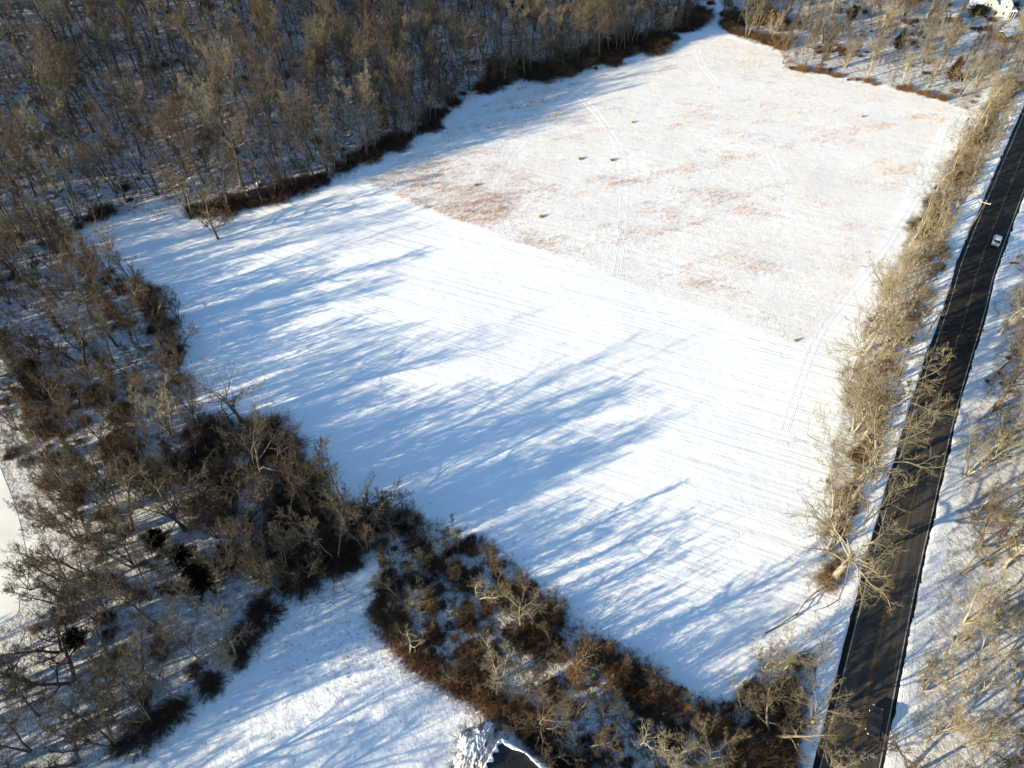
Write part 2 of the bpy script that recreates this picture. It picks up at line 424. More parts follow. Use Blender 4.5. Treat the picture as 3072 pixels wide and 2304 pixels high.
def make_evergreen(key, seed, Hh, Rr, m=M_NEED, n=12000):
    r = np.random.RandomState(seed); nb = 420
    t = np.sort(r.rand(nb)) ** 0.85; a = r.rand(nb) * 6.28
    p = np.stack([np.zeros(nb), np.zeros(nb), 0.3 + t * (Hh - 0.4)], 1)
    L = Rr * (1.02 - t) ** 0.75 * (0.45 + 0.85 * r.rand(nb)) + 0.15
    C = walk(p, unit(np.stack([np.cos(a), np.sin(a), 0.25 + 0.4 * t], 1)), L, 4, 0.3, 0.12, r)
    bl = blades(C, L, n // nb, r, 0.075, t0=0.1, lr=0.3, lmin=0.25, up=0.2)
    tr = walk(np.array([[0, 0, -0.2]]), np.array([[0, 0, 1.0]]), np.array([Hh]), 6, 0.2, 0.02, r)
    PROTO[key] = (joinmesh('trunk', [tubes(tr, np.linspace(0.16, 0.02, 6)[None], 6)], [], M_BARK),
                  joinmesh('foliage', [tubes(C, np.full((nb, 4), 0.025), 3)], [bl], m), None, Hh)
make_evergreen('ever_a', 31, 6.5, 2.0); make_evergreen('ever_b', 32, 4.0, 1.6); make_evergreen('ever_red', 33, 6.5, 1.9, M_RCED)
make_evergreen('yew', 34, 2.4, 2.4)

TREES = []      # (x, y, crown radius) of everything with a trunk
def plant(key, x, y, h=None, rz=None, name='bare_tree', label='', cat='tree', group=None, sz=1.0, z=None):
    tr, cr, vi, H0 = PROTO[key]
    s = (h / H0) if h else 1.0
    z = Hs(x, y) if z is None else z
    rz = random.random() * 6.28 if rz is None else rz
    if cr is None:
        o = link(name, tr, None, (x, y, z), label=label, category=cat)
        o.rotation_euler = (0, 0, rz); o.scale = (s * sz, s * sz, s)
        if group: o['group'] = group
        return o
    t = thing(name, label, cat, (x, y, z), rz, group)
    t.scale = (s * sz, s * sz, s)
    link('trunk', tr, t); link('foliage' if key in ('ever_a', 'ever_b', 'ever_red', 'yew') else 'crown', cr, t)
    if vi: link('vine', vi, t)
    TREES.append((x, y))
    return t
def scatter(poly, spacing, n_try, seed, keep=None, taken=None):
    r = np.random.RandomState(seed); pl = np.array(poly)
    x = pl[:, 0].min() + r.rand(n_try) * np.ptp(pl[:, 0]); y = pl[:, 1].min() + r.rand(n_try) * np.ptp(pl[:, 1])
    m = inpoly(poly, x, y)
    if keep is not None: m &= keep(x, y)
    out = []
    near = list(taken or [])
    cells = {}
    c = spacing
    def put(p): cells.setdefault((int(p[0] // c), int(p[1] // c)), []).append(p)
    for p in near: put(p)
    for p in zip(x[m], y[m]):
        i, j = int(p[0] // c), int(p[1] // c); ok = True; sp = spacing * (0.7 + 0.6 * r.rand())
        for a in (-1, 0, 1):
            for b in (-1, 0, 1):
                for q in cells.get((i + a, j + b), ()):
                    if (q[0] - p[0]) ** 2 + (q[1] - p[1]) ** 2 < sp * sp: ok = False; break
                if not ok: break
            if not ok: break
        if ok: put(p); out.append((float(p[0]), float(p[1])))
    return out

# ------------------------------------------------------------------ areas of the place
LEFT_WOOD = gpoly([(-900, 620), (0, 640), (220, 700), (235, 760), (300, 800), (430, 840), (545, 960), (540, 1060), (600, 1250), (770, 1300), (900, 1400), (1000, 1500), (1130, 1560), (1120, 1680),
                   (1000, 1740), (830, 1800), (790, 1870), (700, 2000), (620, 2080), (480, 2180), (300, 2304), (0, 2500), (-500, 2600), (-500, 2100), (0, 1880), (80, 1800), (110, 1720), (60, 1560), (0, 1420), (-300, 1250), (-1300, 1000)])
STRIP = gpoly([(1130, 1560), (1260, 1550), (1400, 1590), (1540, 1690), (1680, 1850), (1850, 1940), (2020, 2060), (2180, 2120), (2300, 1970), (2440, 1940), (2500, 2060), (2440, 2304), (2380, 2500), (1850, 2500),
               (1700, 2304), (1560, 2170), (1400, 2070), (1250, 1990), (1180, 1900), (1120, 1820), (1130, 1720)])
HEDGE = gpoly([(2440, 1740), (2520, 1740), (2590, 1400), (2640, 1180), (2720, 960), (2800, 790), (2890, 600), (2990, 410), (3072, 240), (3072, 140), (2990, 260), (2900, 400), (2800, 560), (2700, 760), (2600, 960), (2530, 1180), (2490, 1400)])
RIGHT = gpoly([(2700, 2304), (2760, 2000), (2850, 1540), (2950, 1160), (3072, 800), (3600, 800), (3600, 2500), (2650, 2600)])
TOPR = gpoly([(2180, -60), (2165, 70), (2200, 110), (2345, 150), (2350, 205), (2480, 225), (2700, 265), (2900, 330), (2970, 250), (3072, 120), (3400, -60)])
MEADOW = gpoly([(1090, 540), (1235, 610), (1390, 668), (1540, 722), (1736, 790), (1860, 835), (2083, 917), (2420, 1040), (2480, 970), (2590, 800), (2680, 650), (2770, 460), (2850, 350), (2890, 335),
                (2700, 275), (2470, 232), (2390, 215), (2340, 160), (2180, 115), (2100, 110), (1950, 165), (1750, 215), (1580, 250), (1420, 330), (1330, 400), (1200, 480)])
POND = gpoly([(0, 1400), (55, 1550), (85, 1720), (60, 1800), (0, 1880), (-500, 2150), (-1500, 2300), (-1500, 1050), (-400, 1200)])
LOWFIELD = gpoly([(300, 2304), (480, 2180), (640, 2070), (720, 1980), (790, 1870), (830, 1800), (1000, 1760), (1110, 1780), (1180, 1900), (1250, 1990), (1400, 2070), (1560, 2170), (1700, 2304), (1700, 2900), (-100, 2900)])
BAND = [flat(*p) for p in [(1140, 1860), (1250, 1990), (1400, 2070), (1560, 2170), (1690, 2290), (1790, 2400)]]

# ------------------------------------------------------------------ ground
def ground():
    st = 1.25
    xs = np.arange(-340, 380 + st, st); ys = np.arange(-90, 480 + st, st)
    X, Y = np.meshgrid(xs, ys); x, y = X.ravel(), Y.ravel()
    z = H(x, y)
    nx, ny = len(xs), len(ys)
    i = (np.arange(ny - 1)[:, None] * nx + np.arange(nx - 1)[None]).ravel()
    F = np.stack([i, i + 1, i + nx + 1, i + nx], 1)
    m = mat('snow', (0.82, 0.83, 0.85), 0.75, 0.15)
    me = fastmesh('ground', np.stack([x, y, z], 1), F, m, True)
    s = edge_dist(x, y)
    def soft(poly, k=2.0):
        e = wob(x, y, 6, 5, 2) * k + rs.normal(0, 0.5 * k, x.shape) * (k == 0.8)
        f = wob(x, y, 6, 5, 17) * k
        return inpoly(poly, x + e, y + f).astype(float)
    wood = np.maximum.reduce([sstep(-1, 4, s), soft(LEFT_WOOD) * 0.8, soft(STRIP, 1.0), soft(HEDGE, 1.0) * 0.8, soft(RIGHT, 1.0) * 0.6, soft(TOPR, 1.2) * 0.75])
    far = (y > 300) | (x > 170)
    wood = np.where(far & (wood == 0), 0.7, wood)
    wood = wood * sstep(4.6, 6.0, line_dist(RC, x, y))
    mead = soft(MEADOW, 0.8)
    low = soft(LOWFIELD, 0.8)
    band = (1 - sstep(0.9, 2.6, line_dist([np.array(p) for p in BAND], x, y)))
    rgba = np.stack([wood, mead, low, band], 1).astype(np.float32)
    at = me.color_attributes.new('cover', 'FLOAT_COLOR', 'POINT')
    at.data.foreach_set('color', rgba.ravel())
    q = N(m)
    ca = q.n('ShaderNodeAttribute', attribute_name='cover')
    sp = q.n('ShaderNodeSeparateColor'); q.l(ca.outputs['Color'], sp.inputs[0])
    W_, Me, Lo, Ba = sp.outputs[0], sp.outputs[1], sp.outputs[2], ca.outputs['Alpha']
    # leaf litter through the woods' snow, thickened to paint in shade under the trees
    n1 = q.noise(0.9, 5, 0.65); n2 = q.noise(0.16, 3, 0.5)
    lit = q.math('MULTIPLY', q.ramp(q.math('ADD', n1, q.math('MULTIPLY_ADD', n2, 0.5, -0.25)), [(0.44, 0.0), (0.58, 1.0)]), W_)
    leaf = q.ramp(q.noise(3.0, 4, 0.6), [(0.3, (0.05, 0.035, 0.022)), (0.7, (0.17, 0.105, 0.055))])
    sn = q.ramp(q.noise(0.05, 3, 0.5), [(0.3, (0.78, 0.79, 0.81)), (0.7, (0.86, 0.86, 0.86))])
    c = q.mix(q.math('MULTIPLY', q.math('MULTIPLY', ca.outputs['Alpha'], 0.0), 1.0), sn, leaf)
    fine = q.math('MULTIPLY', q.ramp(q.noise(5.0, 3, 0.7), [(0.42, 0.0), (0.54, 1.0)]), W_)  # dense fine specks darken the wood floor, standing in for tree shade
    c = q.mix(q.math('MULTIPLY', q.math('MAXIMUM', lit, q.math('MULTIPLY', fine, 0.85)), 0.92, clamp=True), c, leaf)
    # stubble tint in the meadow
    g1 = q.noise(0.045, 4, 0.6); g2 = q.noise(1.6, 4, 0.7, vec=q.mapping(R(26.5), (0.35, 1.6, 1)))
    gm = q.math('MULTIPLY', q.math('MULTIPLY', q.ramp(g1, [(0.40, 0.0), (0.66, 1.0)]), q.ramp(g2, [(0.42, 0.0), (0.62, 1.0)])), Me)
    c = q.mix(q.math('MULTIPLY', gm, 0.35), c, (0.62, 0.42, 0.26))
    c = q.mix(q.math('MULTIPLY', Me, 0.24), c, (0.76, 0.66, 0.56))
    # grass specks in the lower field
    sp2 = q.math('MULTIPLY', q.ramp(q.noise(2.6, 3, 0.5), [(0.64, 0.0), (0.70, 1.0)]), q.math('MULTIPLY', Lo, q.ramp(q.noise(0.13, 2, 0.5), [(0.46, 0.0), (0.6, 1.0)])))
    c = q.mix(q.math('MULTIPLY', sp2, 0.8), c, (0.15, 0.11, 0.07))
    bb = q.math('MULTIPLY', Ba, q.ramp(n1, [(0.34, 0.0), (0.5, 1.0)]))
    c = q.mix(bb, c, q.ramp(q.noise(2.5, 4, 0.6), [(0.3, (0.09, 0.045, 0.022)), (0.7, (0.26, 0.13, 0.05))]))
    q.l(c, q.b.inputs['Base Color'])
    # relief: drifts, mown rows, tussocks, trodden snow
    inv = q.math('SUBTRACT', 1.0, q.math('ADD', W_, q.math('ADD', Me, Lo), clamp=True), clamp=True)
    rows = q.noise(1.0, 3, 0.55, vec=q.mapping(R(-23.0), (0.03, 1.6, 1)))
    rows2 = q.noise(1.0, 2, 0.5, vec=q.mapping(R(-21.0), (0.012, 0.6, 1)))
    h = q.math('MULTIPLY', q.noise(0.35, 3, 0.5), q.math('MULTIPLY_ADD', Lo, 0.15, 0.10))
    h = q.math('ADD', h, q.math('MULTIPLY', q.math('ADD', q.math('MULTIPLY', rows, 0.06), q.math('MULTIPLY', rows2, 0.12)), q.math('ADD', inv, q.math('MULTIPLY', Me, 0.5))))
    h = q.math('ADD', h, q.math('MULTIPLY', q.noise(2.2, 4, 0.65), q.math('MULTIPLY_ADD', Lo, 0.035, 0.03)))
    h = q.math('ADD', h, q.math('MULTIPLY', q.noise(0.8, 3, 0.6), q.math('MULTIPLY_ADD', Lo, 0.07, q.math('MULTIPLY', W_, 0.30))))
    h = q.math('ADD', h, q.math('MULTIPLY', q.noise(3.5, 3, 0.6, vec=q.mapping(R(26.5), (0.6, 1.3, 1))), q.math('MULTIPLY', Me, 0.09)))
    h = q.math('ADD', h, q.math('MULTIPLY', lit, -0.06))
    q.bump(h, 1.0, 1.0)
    return link('snowy_ground', me, kind='structure')
ground()

def ribbon(name, centre, off0, off1, z, m, wav=0.0, seed=0, parent=None, **props):
    r = np.random.RandomState(seed); C = np.array(centre); T = unit(np.gradient(C, axis=0)); Nn = np.stack([T[:, 1], -T[:, 0]], 1)
    j = r.normal(0, wav, (len(C), 2)) if wav else np.zeros((len(C), 2))
    A = C + Nn * (off0 + j[:, :1]); B = C + Nn * (off1 + j[:, 1:])
    V = np.empty((len(C) * 2, 3)); V[0::2, :2] = A; V[1::2, :2] = B; V[:, 2] = z
    i = np.arange(len(C) - 1) * 2
    return link(name, fastmesh(name, V, np.stack([i, i + 1, i + 3, i + 2], 1), m), parent, **props)
def resample(C, step):
    C = np.array(C, float); dd = np.r_[0, np.cumsum(np.hypot(*np.diff(C, axis=0).T))]
    t = np.arange(0, dd[-1], step); return np.stack([np.interp(t, dd, C[:, 0]), np.interp(t, dd, C[:, 1])], 1)

# ------------------------------------------------------------------ the road
RF = resample(RC, 0.7)
m_as = mat('asphalt', (0.035, 0.033, 0.029), 0.85, 0.25)
q = N(m_as)
base = q.ramp(q.noise(0.25, 4, 0.6), [(0.3, (0.034, 0.030, 0.024)), (0.7, (0.060, 0.053, 0.042))])
q.l(q.mix(0.5, base, q.ramp(q.noise(9, 3, 0.7), [(0.3, (0.022, 0.021, 0.018)), (0.7, (0.055, 0.050, 0.042))])), q.b.inputs['Base Color'])
q.bump(q.noise(12, 3, 0.6), 0.3, 0.02)
st_ = q.ramp(q.noise(1.0, 4, 0.65, vec=q.mapping(R(60.0), (0.03, 1.1, 1))), [(0.45, 0.0), (0.75, 0.5)])
lk = q.b.inputs['Base Color'].links[0].from_socket; q.l(q.mix(st_, lk, (0.115, 0.105, 0.088)), q.b.inputs['Base Color'])
def plain(name, a, b, sc=2.0, rough=0.85, bumpd=0.02):
    m = mat(name, a, rough, 0.2); q = N(m)
    q.l(q.ramp(q.noise(sc, 4, 0.6), [(0.3, a), (0.7, b)]), q.b.inputs['Base Color'])
    if bumpd: q.bump(q.noise(sc * 4, 3, 0.6), 0.5, bumpd)
    return m
m_sh = plain('dark_shoulder', (0.006, 0.006, 0.006), (0.011, 0.010, 0.009), 1.5)
m_new = plain('new_asphalt', (0.014, 0.013, 0.011), (0.028, 0.025, 0.021), 0.8)
m_white = plain('worn_white_paint', (0.22, 0.21, 0.19), (0.45, 0.44, 0.40), 3.0)
m_yel = plain('worn_yellow_paint', (0.14, 0.07, 0.03), (0.27, 0.135, 0.05), 2.0)
road = ribbon('road', RF, -4.6, 4.6, 0.14, m_sh, 0.0, 3, kind='structure')
# a lighter worn carriageway between the edge lines, newer and darker beyond the joint
JY = 88.0
near = RF[RF[:, 1] < JY]; farr = RF[RF[:, 1] > JY - 0.65]; farr = np.concatenate([near[-1:], farr[farr[:, 1] > near[-1, 1] + .01]])
ribbon('asphalt_surface', near, -3.55, 3.95, 0.146, m_as, kind='structure', parent=road)
ribbon('asphalt_surface', farr, -3.55, 3.95, 0.146, m_new, kind='structure', parent=road)
ribbon('edge_line', RF, -3.42, -3.31, 0.154, m_white, parent=road)
ribbon('edge_line', RF, 3.72, 3.86, 0.154, m_white, parent=road)
ribbon('centre_line', RF, 0.34, 0.45, 0.154, m_yel, parent=road)
ribbon('centre_line', RF[RF[:, 1] < 62], 0.06, 0.17, 0.154, m_yel, parent=road)
dl = RF[RF[:, 1] > 66]
k = 0
while k + 6 < len(dl) and dl[k, 1] < 330:
    ribbon('centre_dash', dl[k:k + 5], 0.06, 0.17, 0.154, m_yel, parent=road); k += 17
# low ploughed lip of snow along both verges
m_sn2 = mat('ploughed_snow', (0.80, 0.81, 0.83), 0.8, 0.15); q = N(m_sn2)
q.l(q.ramp(q.noise(2.0, 5, 0.7), [(0.30, (0.35, 0.30, 0.24)), (0.42, (0.80, 0.81, 0.83))]), q.b.inputs['Base Color'])
q.bump(q.noise(3.0, 4, 0.7), 0.8, 0.15)
for sd in (-1, 1):
    r = np.random.RandomState(40 + sd); C = RF; T = unit(np.gradient(C, axis=0)); Nn = np.stack([T[:, 1], -T[:, 0]], 1) * sd
    n = len(C); prof = [(4.28, 0.12), (4.45, 0.2), (4.85, 0.24), (5.6, 0.13), (7.6, -0.06)]
    V = []
    for k2, (o_, z_) in enumerate(prof):
        oo = o_ + np.convolve(r.normal(0, 0.2, n), np.ones(7) / 7, 'same') + r.normal(0, 0.03, n); zz = z_ + np.convolve(r.normal(0, 0.07, n), np.ones(3) / 3, 'same') * (k2 > 0)
        V.append(np.stack([C[:, 0] + Nn[:, 0] * oo, C[:, 1] + Nn[:, 1] * oo, zz], 1))
    V = np.concatenate(V); F = []
    i = np.arange(n - 1)
    for k2 in range(len(prof) - 1):
        a = i + k2 * n; F.append(np.stack([a, a + 1, a + n + 1, a + n] if sd < 0 else [a + n, a + n + 1, a + 1, a], 1))
    link('snow_verge', fastmesh('snow_verge', V, np.concatenate(F), m_sn2, True), kind='structure')

# frozen pond at the left
m_ice = mat('pond_snow', (0.74, 0.72, 0.66), 0.6, 0.2); q = N(m_ice); q.l(q.ramp(q.noise(0.08, 4, 0.6), [(0.3, (0.68, 0.65, 0.58)), (0.6, (0.80, 0.79, 0.74))]), q.b.inputs['Base Color']); q.bump(q.noise(0.3, 3, 0.5), 0.3, 0.1)
pp = catmull(POND + [POND[0]], 6)[:-1]
link('frozen_pond', mesh('frozen_pond', [(a, b, 0.03) for a, b in pp], [tuple(range(len(pp)))], m_ice), kind='structure')

# ------------------------------------------------------------------ woods
hand = []
def T_(key, u, v, h, label, rz=None, name='bare_tree', cat='tree', sz=1.0, group=None):
    x, y = P(u, v); hand.append((x, y))
    return plant(key, x, y, h, rz, name, label, cat, group, sz)

# trees that the photograph singles out
T_('lone', 655, 717, 16, 'slender lone tree on the snow in front of the hillside wood, with low wide branches')
T_('wide_b', 250, 1093, 15, 'dark multi-stemmed spreading tree leaning left at the left edge of the field', sz=1.15)
T_('vine_a', 470, 985, 15, 'dark tree with a vine-thickened trunk beside the left field edge', name='vine_covered_tree')
T_('wide_a', 280, 960, 13, 'grey spreading tree in the left wood just below the corner of the field')
T_('tall_d', 430, 1240, 13, 'thin crooked dark tree between the spreading tree and the wavy field edge')
T_('wide_a', 352, 1040, 9, 'small forked tree on the snowy clearing in the left wood')
T_('pale_b', 520, 1310, 13, 'pale grey forked tree with a broad light crown at the left field edge')
T_('wide_a', 725, 1265, 11, 'round-crowned dark tree silhouetted on the blue snow, largest of the pair at the field edge', sz=1.1)
T_('dead_a', 690, 1265, 9, 'smaller leaning dark tree of the pair at the left field edge')
T_('vine_b', 518, 1020, 9, 'short bushy dark tree on the rim of the left field edge, above the bramble mound', name='vine_covered_tree')
T_('vine_b', 1165, 1545, 8.5, 'spiky low tree thick with vines at the lower corner of the big field', name='vine_covered_tree')
T_('vine_b', 905, 1640, 8, 'tan vine-draped small tree in the dark thicket left of the lower field', name='vine_covered_tree')
T_('pale_b', 705, 1980, 12, 'pale slender tree with an upright fan of grey branches beside the lower field')
T_('wide_b', 420, 2025, 12, 'dark tree with branches radiating low over striped snow in the lower left wood')
T_('dead_a', 530, 1945, 10, 'crooked forked trunk alone on striped snow in the lower left wood')
T_('wide_b', 180, 1955, 11, 'thick dark tree leaning over the frozen pond shore')
T_('wide_a', 100, 2055, 12, 'dark tree leaning out of the left border of the photo, nearest the pond')
T_('dead_a', 215, 2160, 9, 'small bent dark tree in the bottom left corner')
T_('vase_a', 330, 1870, 14, 'slanting many-branched tree reaching over the pond margin')
T_('vase_a', 400, 1700, 14, 'slanting grey tree in the middle of the left wood, over streaked snow')
T_('tall_b', 620, 1990, 13, 'dark thin tree right behind the pale slender tree at the lower field')
T_('wide_b', 1225, 1830, 11, 'thick vine-hung tree standing in the middle of the brushy strip between the two fields', sz=0.9)
T_('vine_b', 1300, 1830, 9, 'reddish vine-hung tree right of the thick one in the brushy strip', name='vine_covered_tree')
T_('vine_a', 1485, 1720, 9, 'bare tree rising from a vine clump on the upper rim of the brushy strip', name='vine_covered_tree')
T_('dead_a', 1230, 1960, 8, 'dark leafless branchy tree hanging over the lower field', rz=2.0)
T_('pale_a', 1560, 1880, 8, 'pale-barked crooked tree in the middle of the brushy strip')
T_('dead_a', 1460, 1955, 7, 'small white dead snag in the brushy strip')
T_('pale_b', 1500, 2040, 9, 'pale tree with arching branches above the brown hedge line')
T_('vine_a', 1715, 2040, 14, 'tall tree with a tan vine-covered lower trunk in the brushy strip', name='vine_covered_tree')
T_('wide_b', 1735, 2270, 11, 'spreading brown tree beside the house roof at the bottom')
T_('dead_a', 1925, 2260, 9, 'thin pale dead tree near the bottom edge, left of the roadside thicket')
T_('pale_b', 2000, 2290, 9, 'pale forked tree at the bottom edge between dead tree and thicket')
T_('pale_a', 2120, 2300, 9, 'light grey bare tree rising from the bottom border')
T_('wide_b', 2310, 2200, 12, 'large dark-limbed tree in the roadside thicket at the bottom')
T_('pale_a', 2350, 2010, 8, 'grey many-stemmed tree below the wooden rail fence')
T_('pale_b', 2290, 2010, 9, 'upright tree at the lower end of the wooden rail fence')
T_('pale_a', 2420, 2180, 9, 'pale tree whose branches reach over the lower end of the road')
T_('pale_b', 2500, 2330, 8, 'bushy pale tree overlapping the road at the bottom border')
T_('pale_a', 2500, 1735, 18, 'big pale thick-trunked tree beside the road, its boughs reaching over the asphalt', sz=1.15)
T_('pale_a', 2580, 1440, 18, 'wide pale tree with boughs over the field, next above the thick-trunked one')
T_('pale_b', 2560, 1300, 18, 'leaning pale tree with a fan crown, left of the low stone wall')
T_('pale_a', 2575, 1185, 17, 'broad pale tree beside the green sign')
T_('pale_c', 2600, 1000, 16, 'slim forked pale tree leaning over the meadow corner')
T_('pale_c', 2712, 1035, 14, 'tall twin-trunked whitish tree beside the first utility pole', sz=0.8)
T_('pale_b', 2745, 800, 14, 'dense fan-shaped golden tree beside the road above the rock pile')
T_('pale_a', 2800, 690, 13, 'white-limbed tree in the roadside row opposite the white car')
T_('tall_b', 2970, 1150, 14, 'thick leaning trunk right of the road, opposite the green sign', sz=1.3)
T_('wide_b', 2945, 1640, 12, 'dark twisted tree on the right side of the road below the darker asphalt')
T_('pale_a', 3000, 1000, 12, 'pale tree stretching white boughs over the road from the right', sz=1.2)
T_('wide_a', 3080, 1400, 14, 'tan tree with crooked limbs at the right border, mid height')
T_('pale_b', 2895, 1870, 12, 'forked slim tree on the snow right of the road')
T_('pale_b', 2990, 1890, 12, 'leaning twin tree near the right border, above the round pale crown')
T_('pale_c', 2890, 2240, 11, 'round pale finely branched crown right of the road in the lower right corner', sz=1.1)
T_('wide_b', 3040, 2100, 12, 'dark-limbed tree at the right border in the lower corner')
T_('pale_b', 2880, 290, 13, 'fine tan tree standing apart at the upper right corner of the meadow')
T_('tall_d', 2415, 195, 10, 'dark-stemmed open tree on the meadow rim near the upper wood')
T_('wide_b', 2470, 130, 13, 'dark-trunked tree in the sunny upper wood behind the meadow rim')
T_('vine_a', 2455, 218, 9, 'vine-wrapped snag on the upper rim of the meadow', name='vine_covered_tree')
T_('pale_c', 2600, 235, 12, 'upright tan tree on the upper meadow rim')
T_('pale_c', 2700, 262, 11, 'pale slim tree on the upper meadow rim, right of the upright one')
T_('vase_a', 2350, 150, 9, 'two-stemmed small tree at the notch in the upper wood rim')
T_('vase_b', 1960, 120, 14, 'round-crowned golden tree alone at the far end of the hillside wood')
T_('vase_a', 1320, 310, 17, 'large pale fan-crowned tree on the hillside wood rim, tallest of its row', sz=1.2)
T_('tall_b', 1190, 230, 19, 'straight dark trunk with white upper branches behind the wood rim')
T_('vine_a', 1155, 380, 17, 'reddish vine-hung tree column on the hillside wood rim', name='vine_covered_tree')
T_('vase_a', 570, 655, 17, 'cluster-stemmed tree at the tip of the wood beside the lone tree')
T_('tall_b', 310, 640, 17, 'leaning tree at the left end of the snowy cove')
T_('wide_a', 725, 555, 17, 'broad grey-crowned tree inside the hillside wood above the thicket', sz=1.05)
T_('wide_a', 165, 385, 19, 'thick dark trunk beside the snow-capped boulder')

for key, u, v, h, lb in [('fan_b', 940, 480, 17, 'pale domed tree above the middle bramble rim, left of centre of the hillside'), ('fan_a', 815, 430, 16, 'pale fan crown behind the thick brambles of the hillside wood'),
        ('fan_b', 620, 510, 17, 'broad pale crown high above the lone tree'), ('fan_a', 1030, 380, 17, 'greyish fan crown left of the reddish vine-hung column'), ('fan_b', 745, 330, 18, 'wide pale dome in the middle of the hillside wood'),
        ('fan_a', 1450, 190, 15, 'pale fan tree behind the start of the far thicket'), ('fan_a', 1560, 150, 15, 'pale fan tree behind the middle of the far thicket'), ('fan_b', 1740, 130, 16, 'broad golden tree behind the far thicket'),
        ('fan_a', 1820, 110, 15, 'golden fan tree behind the right part of the far thicket'), ('fan_b', 500, 420, 17, 'domed pale tree left in the hillside wood above the cove')]:
    T_(key, u, v, h, lb)
for key, u, v, h, lb in [('air_a', 2570, 1330, 19, 'airy pale tree spreading far over the field edge, left of the stone wall'), ('air_b', 2560, 1120, 18, 'airy tree leaning over the field below the green sign'),
        ('air_a', 2600, 1050, 17, 'airy tree with white limbs beside the broken line of stones'), ('air_b', 2660, 900, 16, 'airy pale tree over the lower corner of the meadow'), ('air_a', 2545, 1500, 18, 'airy low-branched tree just above the big thick-trunked tree'),
        ('air_b', 2740, 720, 13, 'airy pale tree across the row from the white car')]:
    T_(key, u, v, h, lb)
for key, u, v, h, lb in [('vase_a', 225, 1500, 14, 'slanting fan-branched tree over the middle of the pond shore'), ('vase_b', 240, 1625, 13, 'many-stemmed tree leaning over the pond shore'), ('vase_a', 200, 1745, 13, 'fan-branched tree at the lower pond shore'),
        ('vase_a', 140, 1390, 13, 'brown fan-branched tree at the upper pond shore'), ('wide_b', 305, 1760, 13, 'forked tree a little in from the lower pond shore')]:
    T_(key, u, v, h, lb)
EV = [('ever_a', 2690, 150, 7, 'dark green conifer in the sunny upper wood', 1), ('ever_red', 2850, 245, 8, 'russet conifer at the upper right of the meadow', 1),
      ('yew', 2930, 48, 3.4, 'round dark clipped evergreen in front of the white house', 1), ('ever_b', 480, 1640, 5, 'small dark green conifer in the left wood', 1),
      ('ever_a', 620, 1760, 8.5, 'large blackish green conifer right of the streaked snow in the left wood', 1.3), ('ever_a', 700, 1700, 7, 'second blackish conifer, nearer the dark thicket', 1.3),
      ('ever_b', 560, 1690, 5, 'low conifer between the small and the large ones in the left wood', 1.2),
      ('ever_b', 2550, 60, 5, 'dark green conifer behind the sunny upper wood', 1), ('ever_b', 240, 1930, 4, 'low dark conifer near the pond shore', 1.2)]
for key, u, v, h, lb, s_ in EV: T_(key, u, v, h, lb, name='evergreen_bush' if key == 'yew' else 'conifer', cat='bush' if key == 'yew' else 'conifer', sz=s_)

def clear_road(x, y): return line_dist(RC, x, y) > 7.0
KEYS_W = ['tall_a', 'tall_b', 'tall_c', 'tall_d', 'vase_a', 'vase_b', 'wide_b']
def vis(x, y, h=12):
    a = px_of(x, y, 0); b = px_of(x, y, h + Hs(x, y))
    return (-60 < a[0] < 3130 and -60 < a[1] < 2360) or (-60 < b[0] < 3130 and -60 < b[1] < 2360)

LAND = [('the lone tree', 640, 660), ('the snow-capped boulder', 120, 400), ('the shaded cove', 270, 650), ('the frozen pond', 30, 1560), ('the dark conifers', 650, 1740), ('the dark thicket', 950, 1640),
        ('the wavy field edge', 560, 1160), ('the lower field', 900, 2050), ('the house roof', 1540, 2270), ('the brushy strip', 1450, 1860), ('the roadside thicket', 2320, 2180), ('the rail fence', 2390, 1830),
        ('the big pale tree', 2500, 1700), ('the stone wall', 2650, 1300), ('the green sign', 2730, 1150), ('the rock pile', 2770, 940), ('the white car', 2990, 720), ('the crossarm pole', 2940, 600),
        ('the meadow rim', 2560, 240), ('the white house', 2950, 40), ('the wood tip', 2230, 80), ('the mailbox', 2934, 1003), ('the joint in the asphalt', 2850, 1150), ('the far thicket', 1750, 190),
        ('the middle rim of the hillside', 1330, 330), ('the fan-crowned tree', 1320, 200), ('the deep rock', 595, 175), ('the round rock', 178, 575), ('the slanting log', 1180, 90), ('the high log line', 1000, 50),
        ('the lower right corner', 3000, 2280), ('the lower left corner', 60, 2260), ('the black car', 2630, 2180), ('the wood notch', 2360, 170), ('the pond shore trees', 250, 1900)]
FORM = {'air_a': 'airy pale tree', 'air_b': 'airy leaning pale tree', 'fan_a': 'pale fan-crowned tree', 'fan_b': 'pale dome-crowned tree', 'thin_a': 'thin straight tree', 'thin_b': 'thin twin-trunked tree', 'thin_c': 'thin gnarled tree', 'tall_a': 'straight bare tree', 'tall_b': 'full-crowned bare tree', 'tall_c': 'slim bare tree', 'tall_d': 'twin-stemmed bare tree', 'vase_a': 'three-stemmed bare tree', 'vase_b': 'many-stemmed bare tree',
        'wide_a': 'spreading bare tree', 'wide_b': 'forked spreading tree', 'pale_a': 'pale spreading tree', 'pale_b': 'pale fan-shaped tree', 'pale_c': 'pale upright tree', 'dead_a': 'pale sparse tree',
        'vine_a': 'tall vine-wrapped tree', 'vine_b': 'short vine-wrapped tree', 'sapling': 'thin young tree',
        'shrub_a': 'brown bramble bush', 'shrub_b': 'large dark bramble bush', 'shrub_c': 'low bramble bush', 'shrub_v': 'tawny twiggy bush', 'shrub_t': 'dry straw-coloured bush', 'rock': 'small rock'}
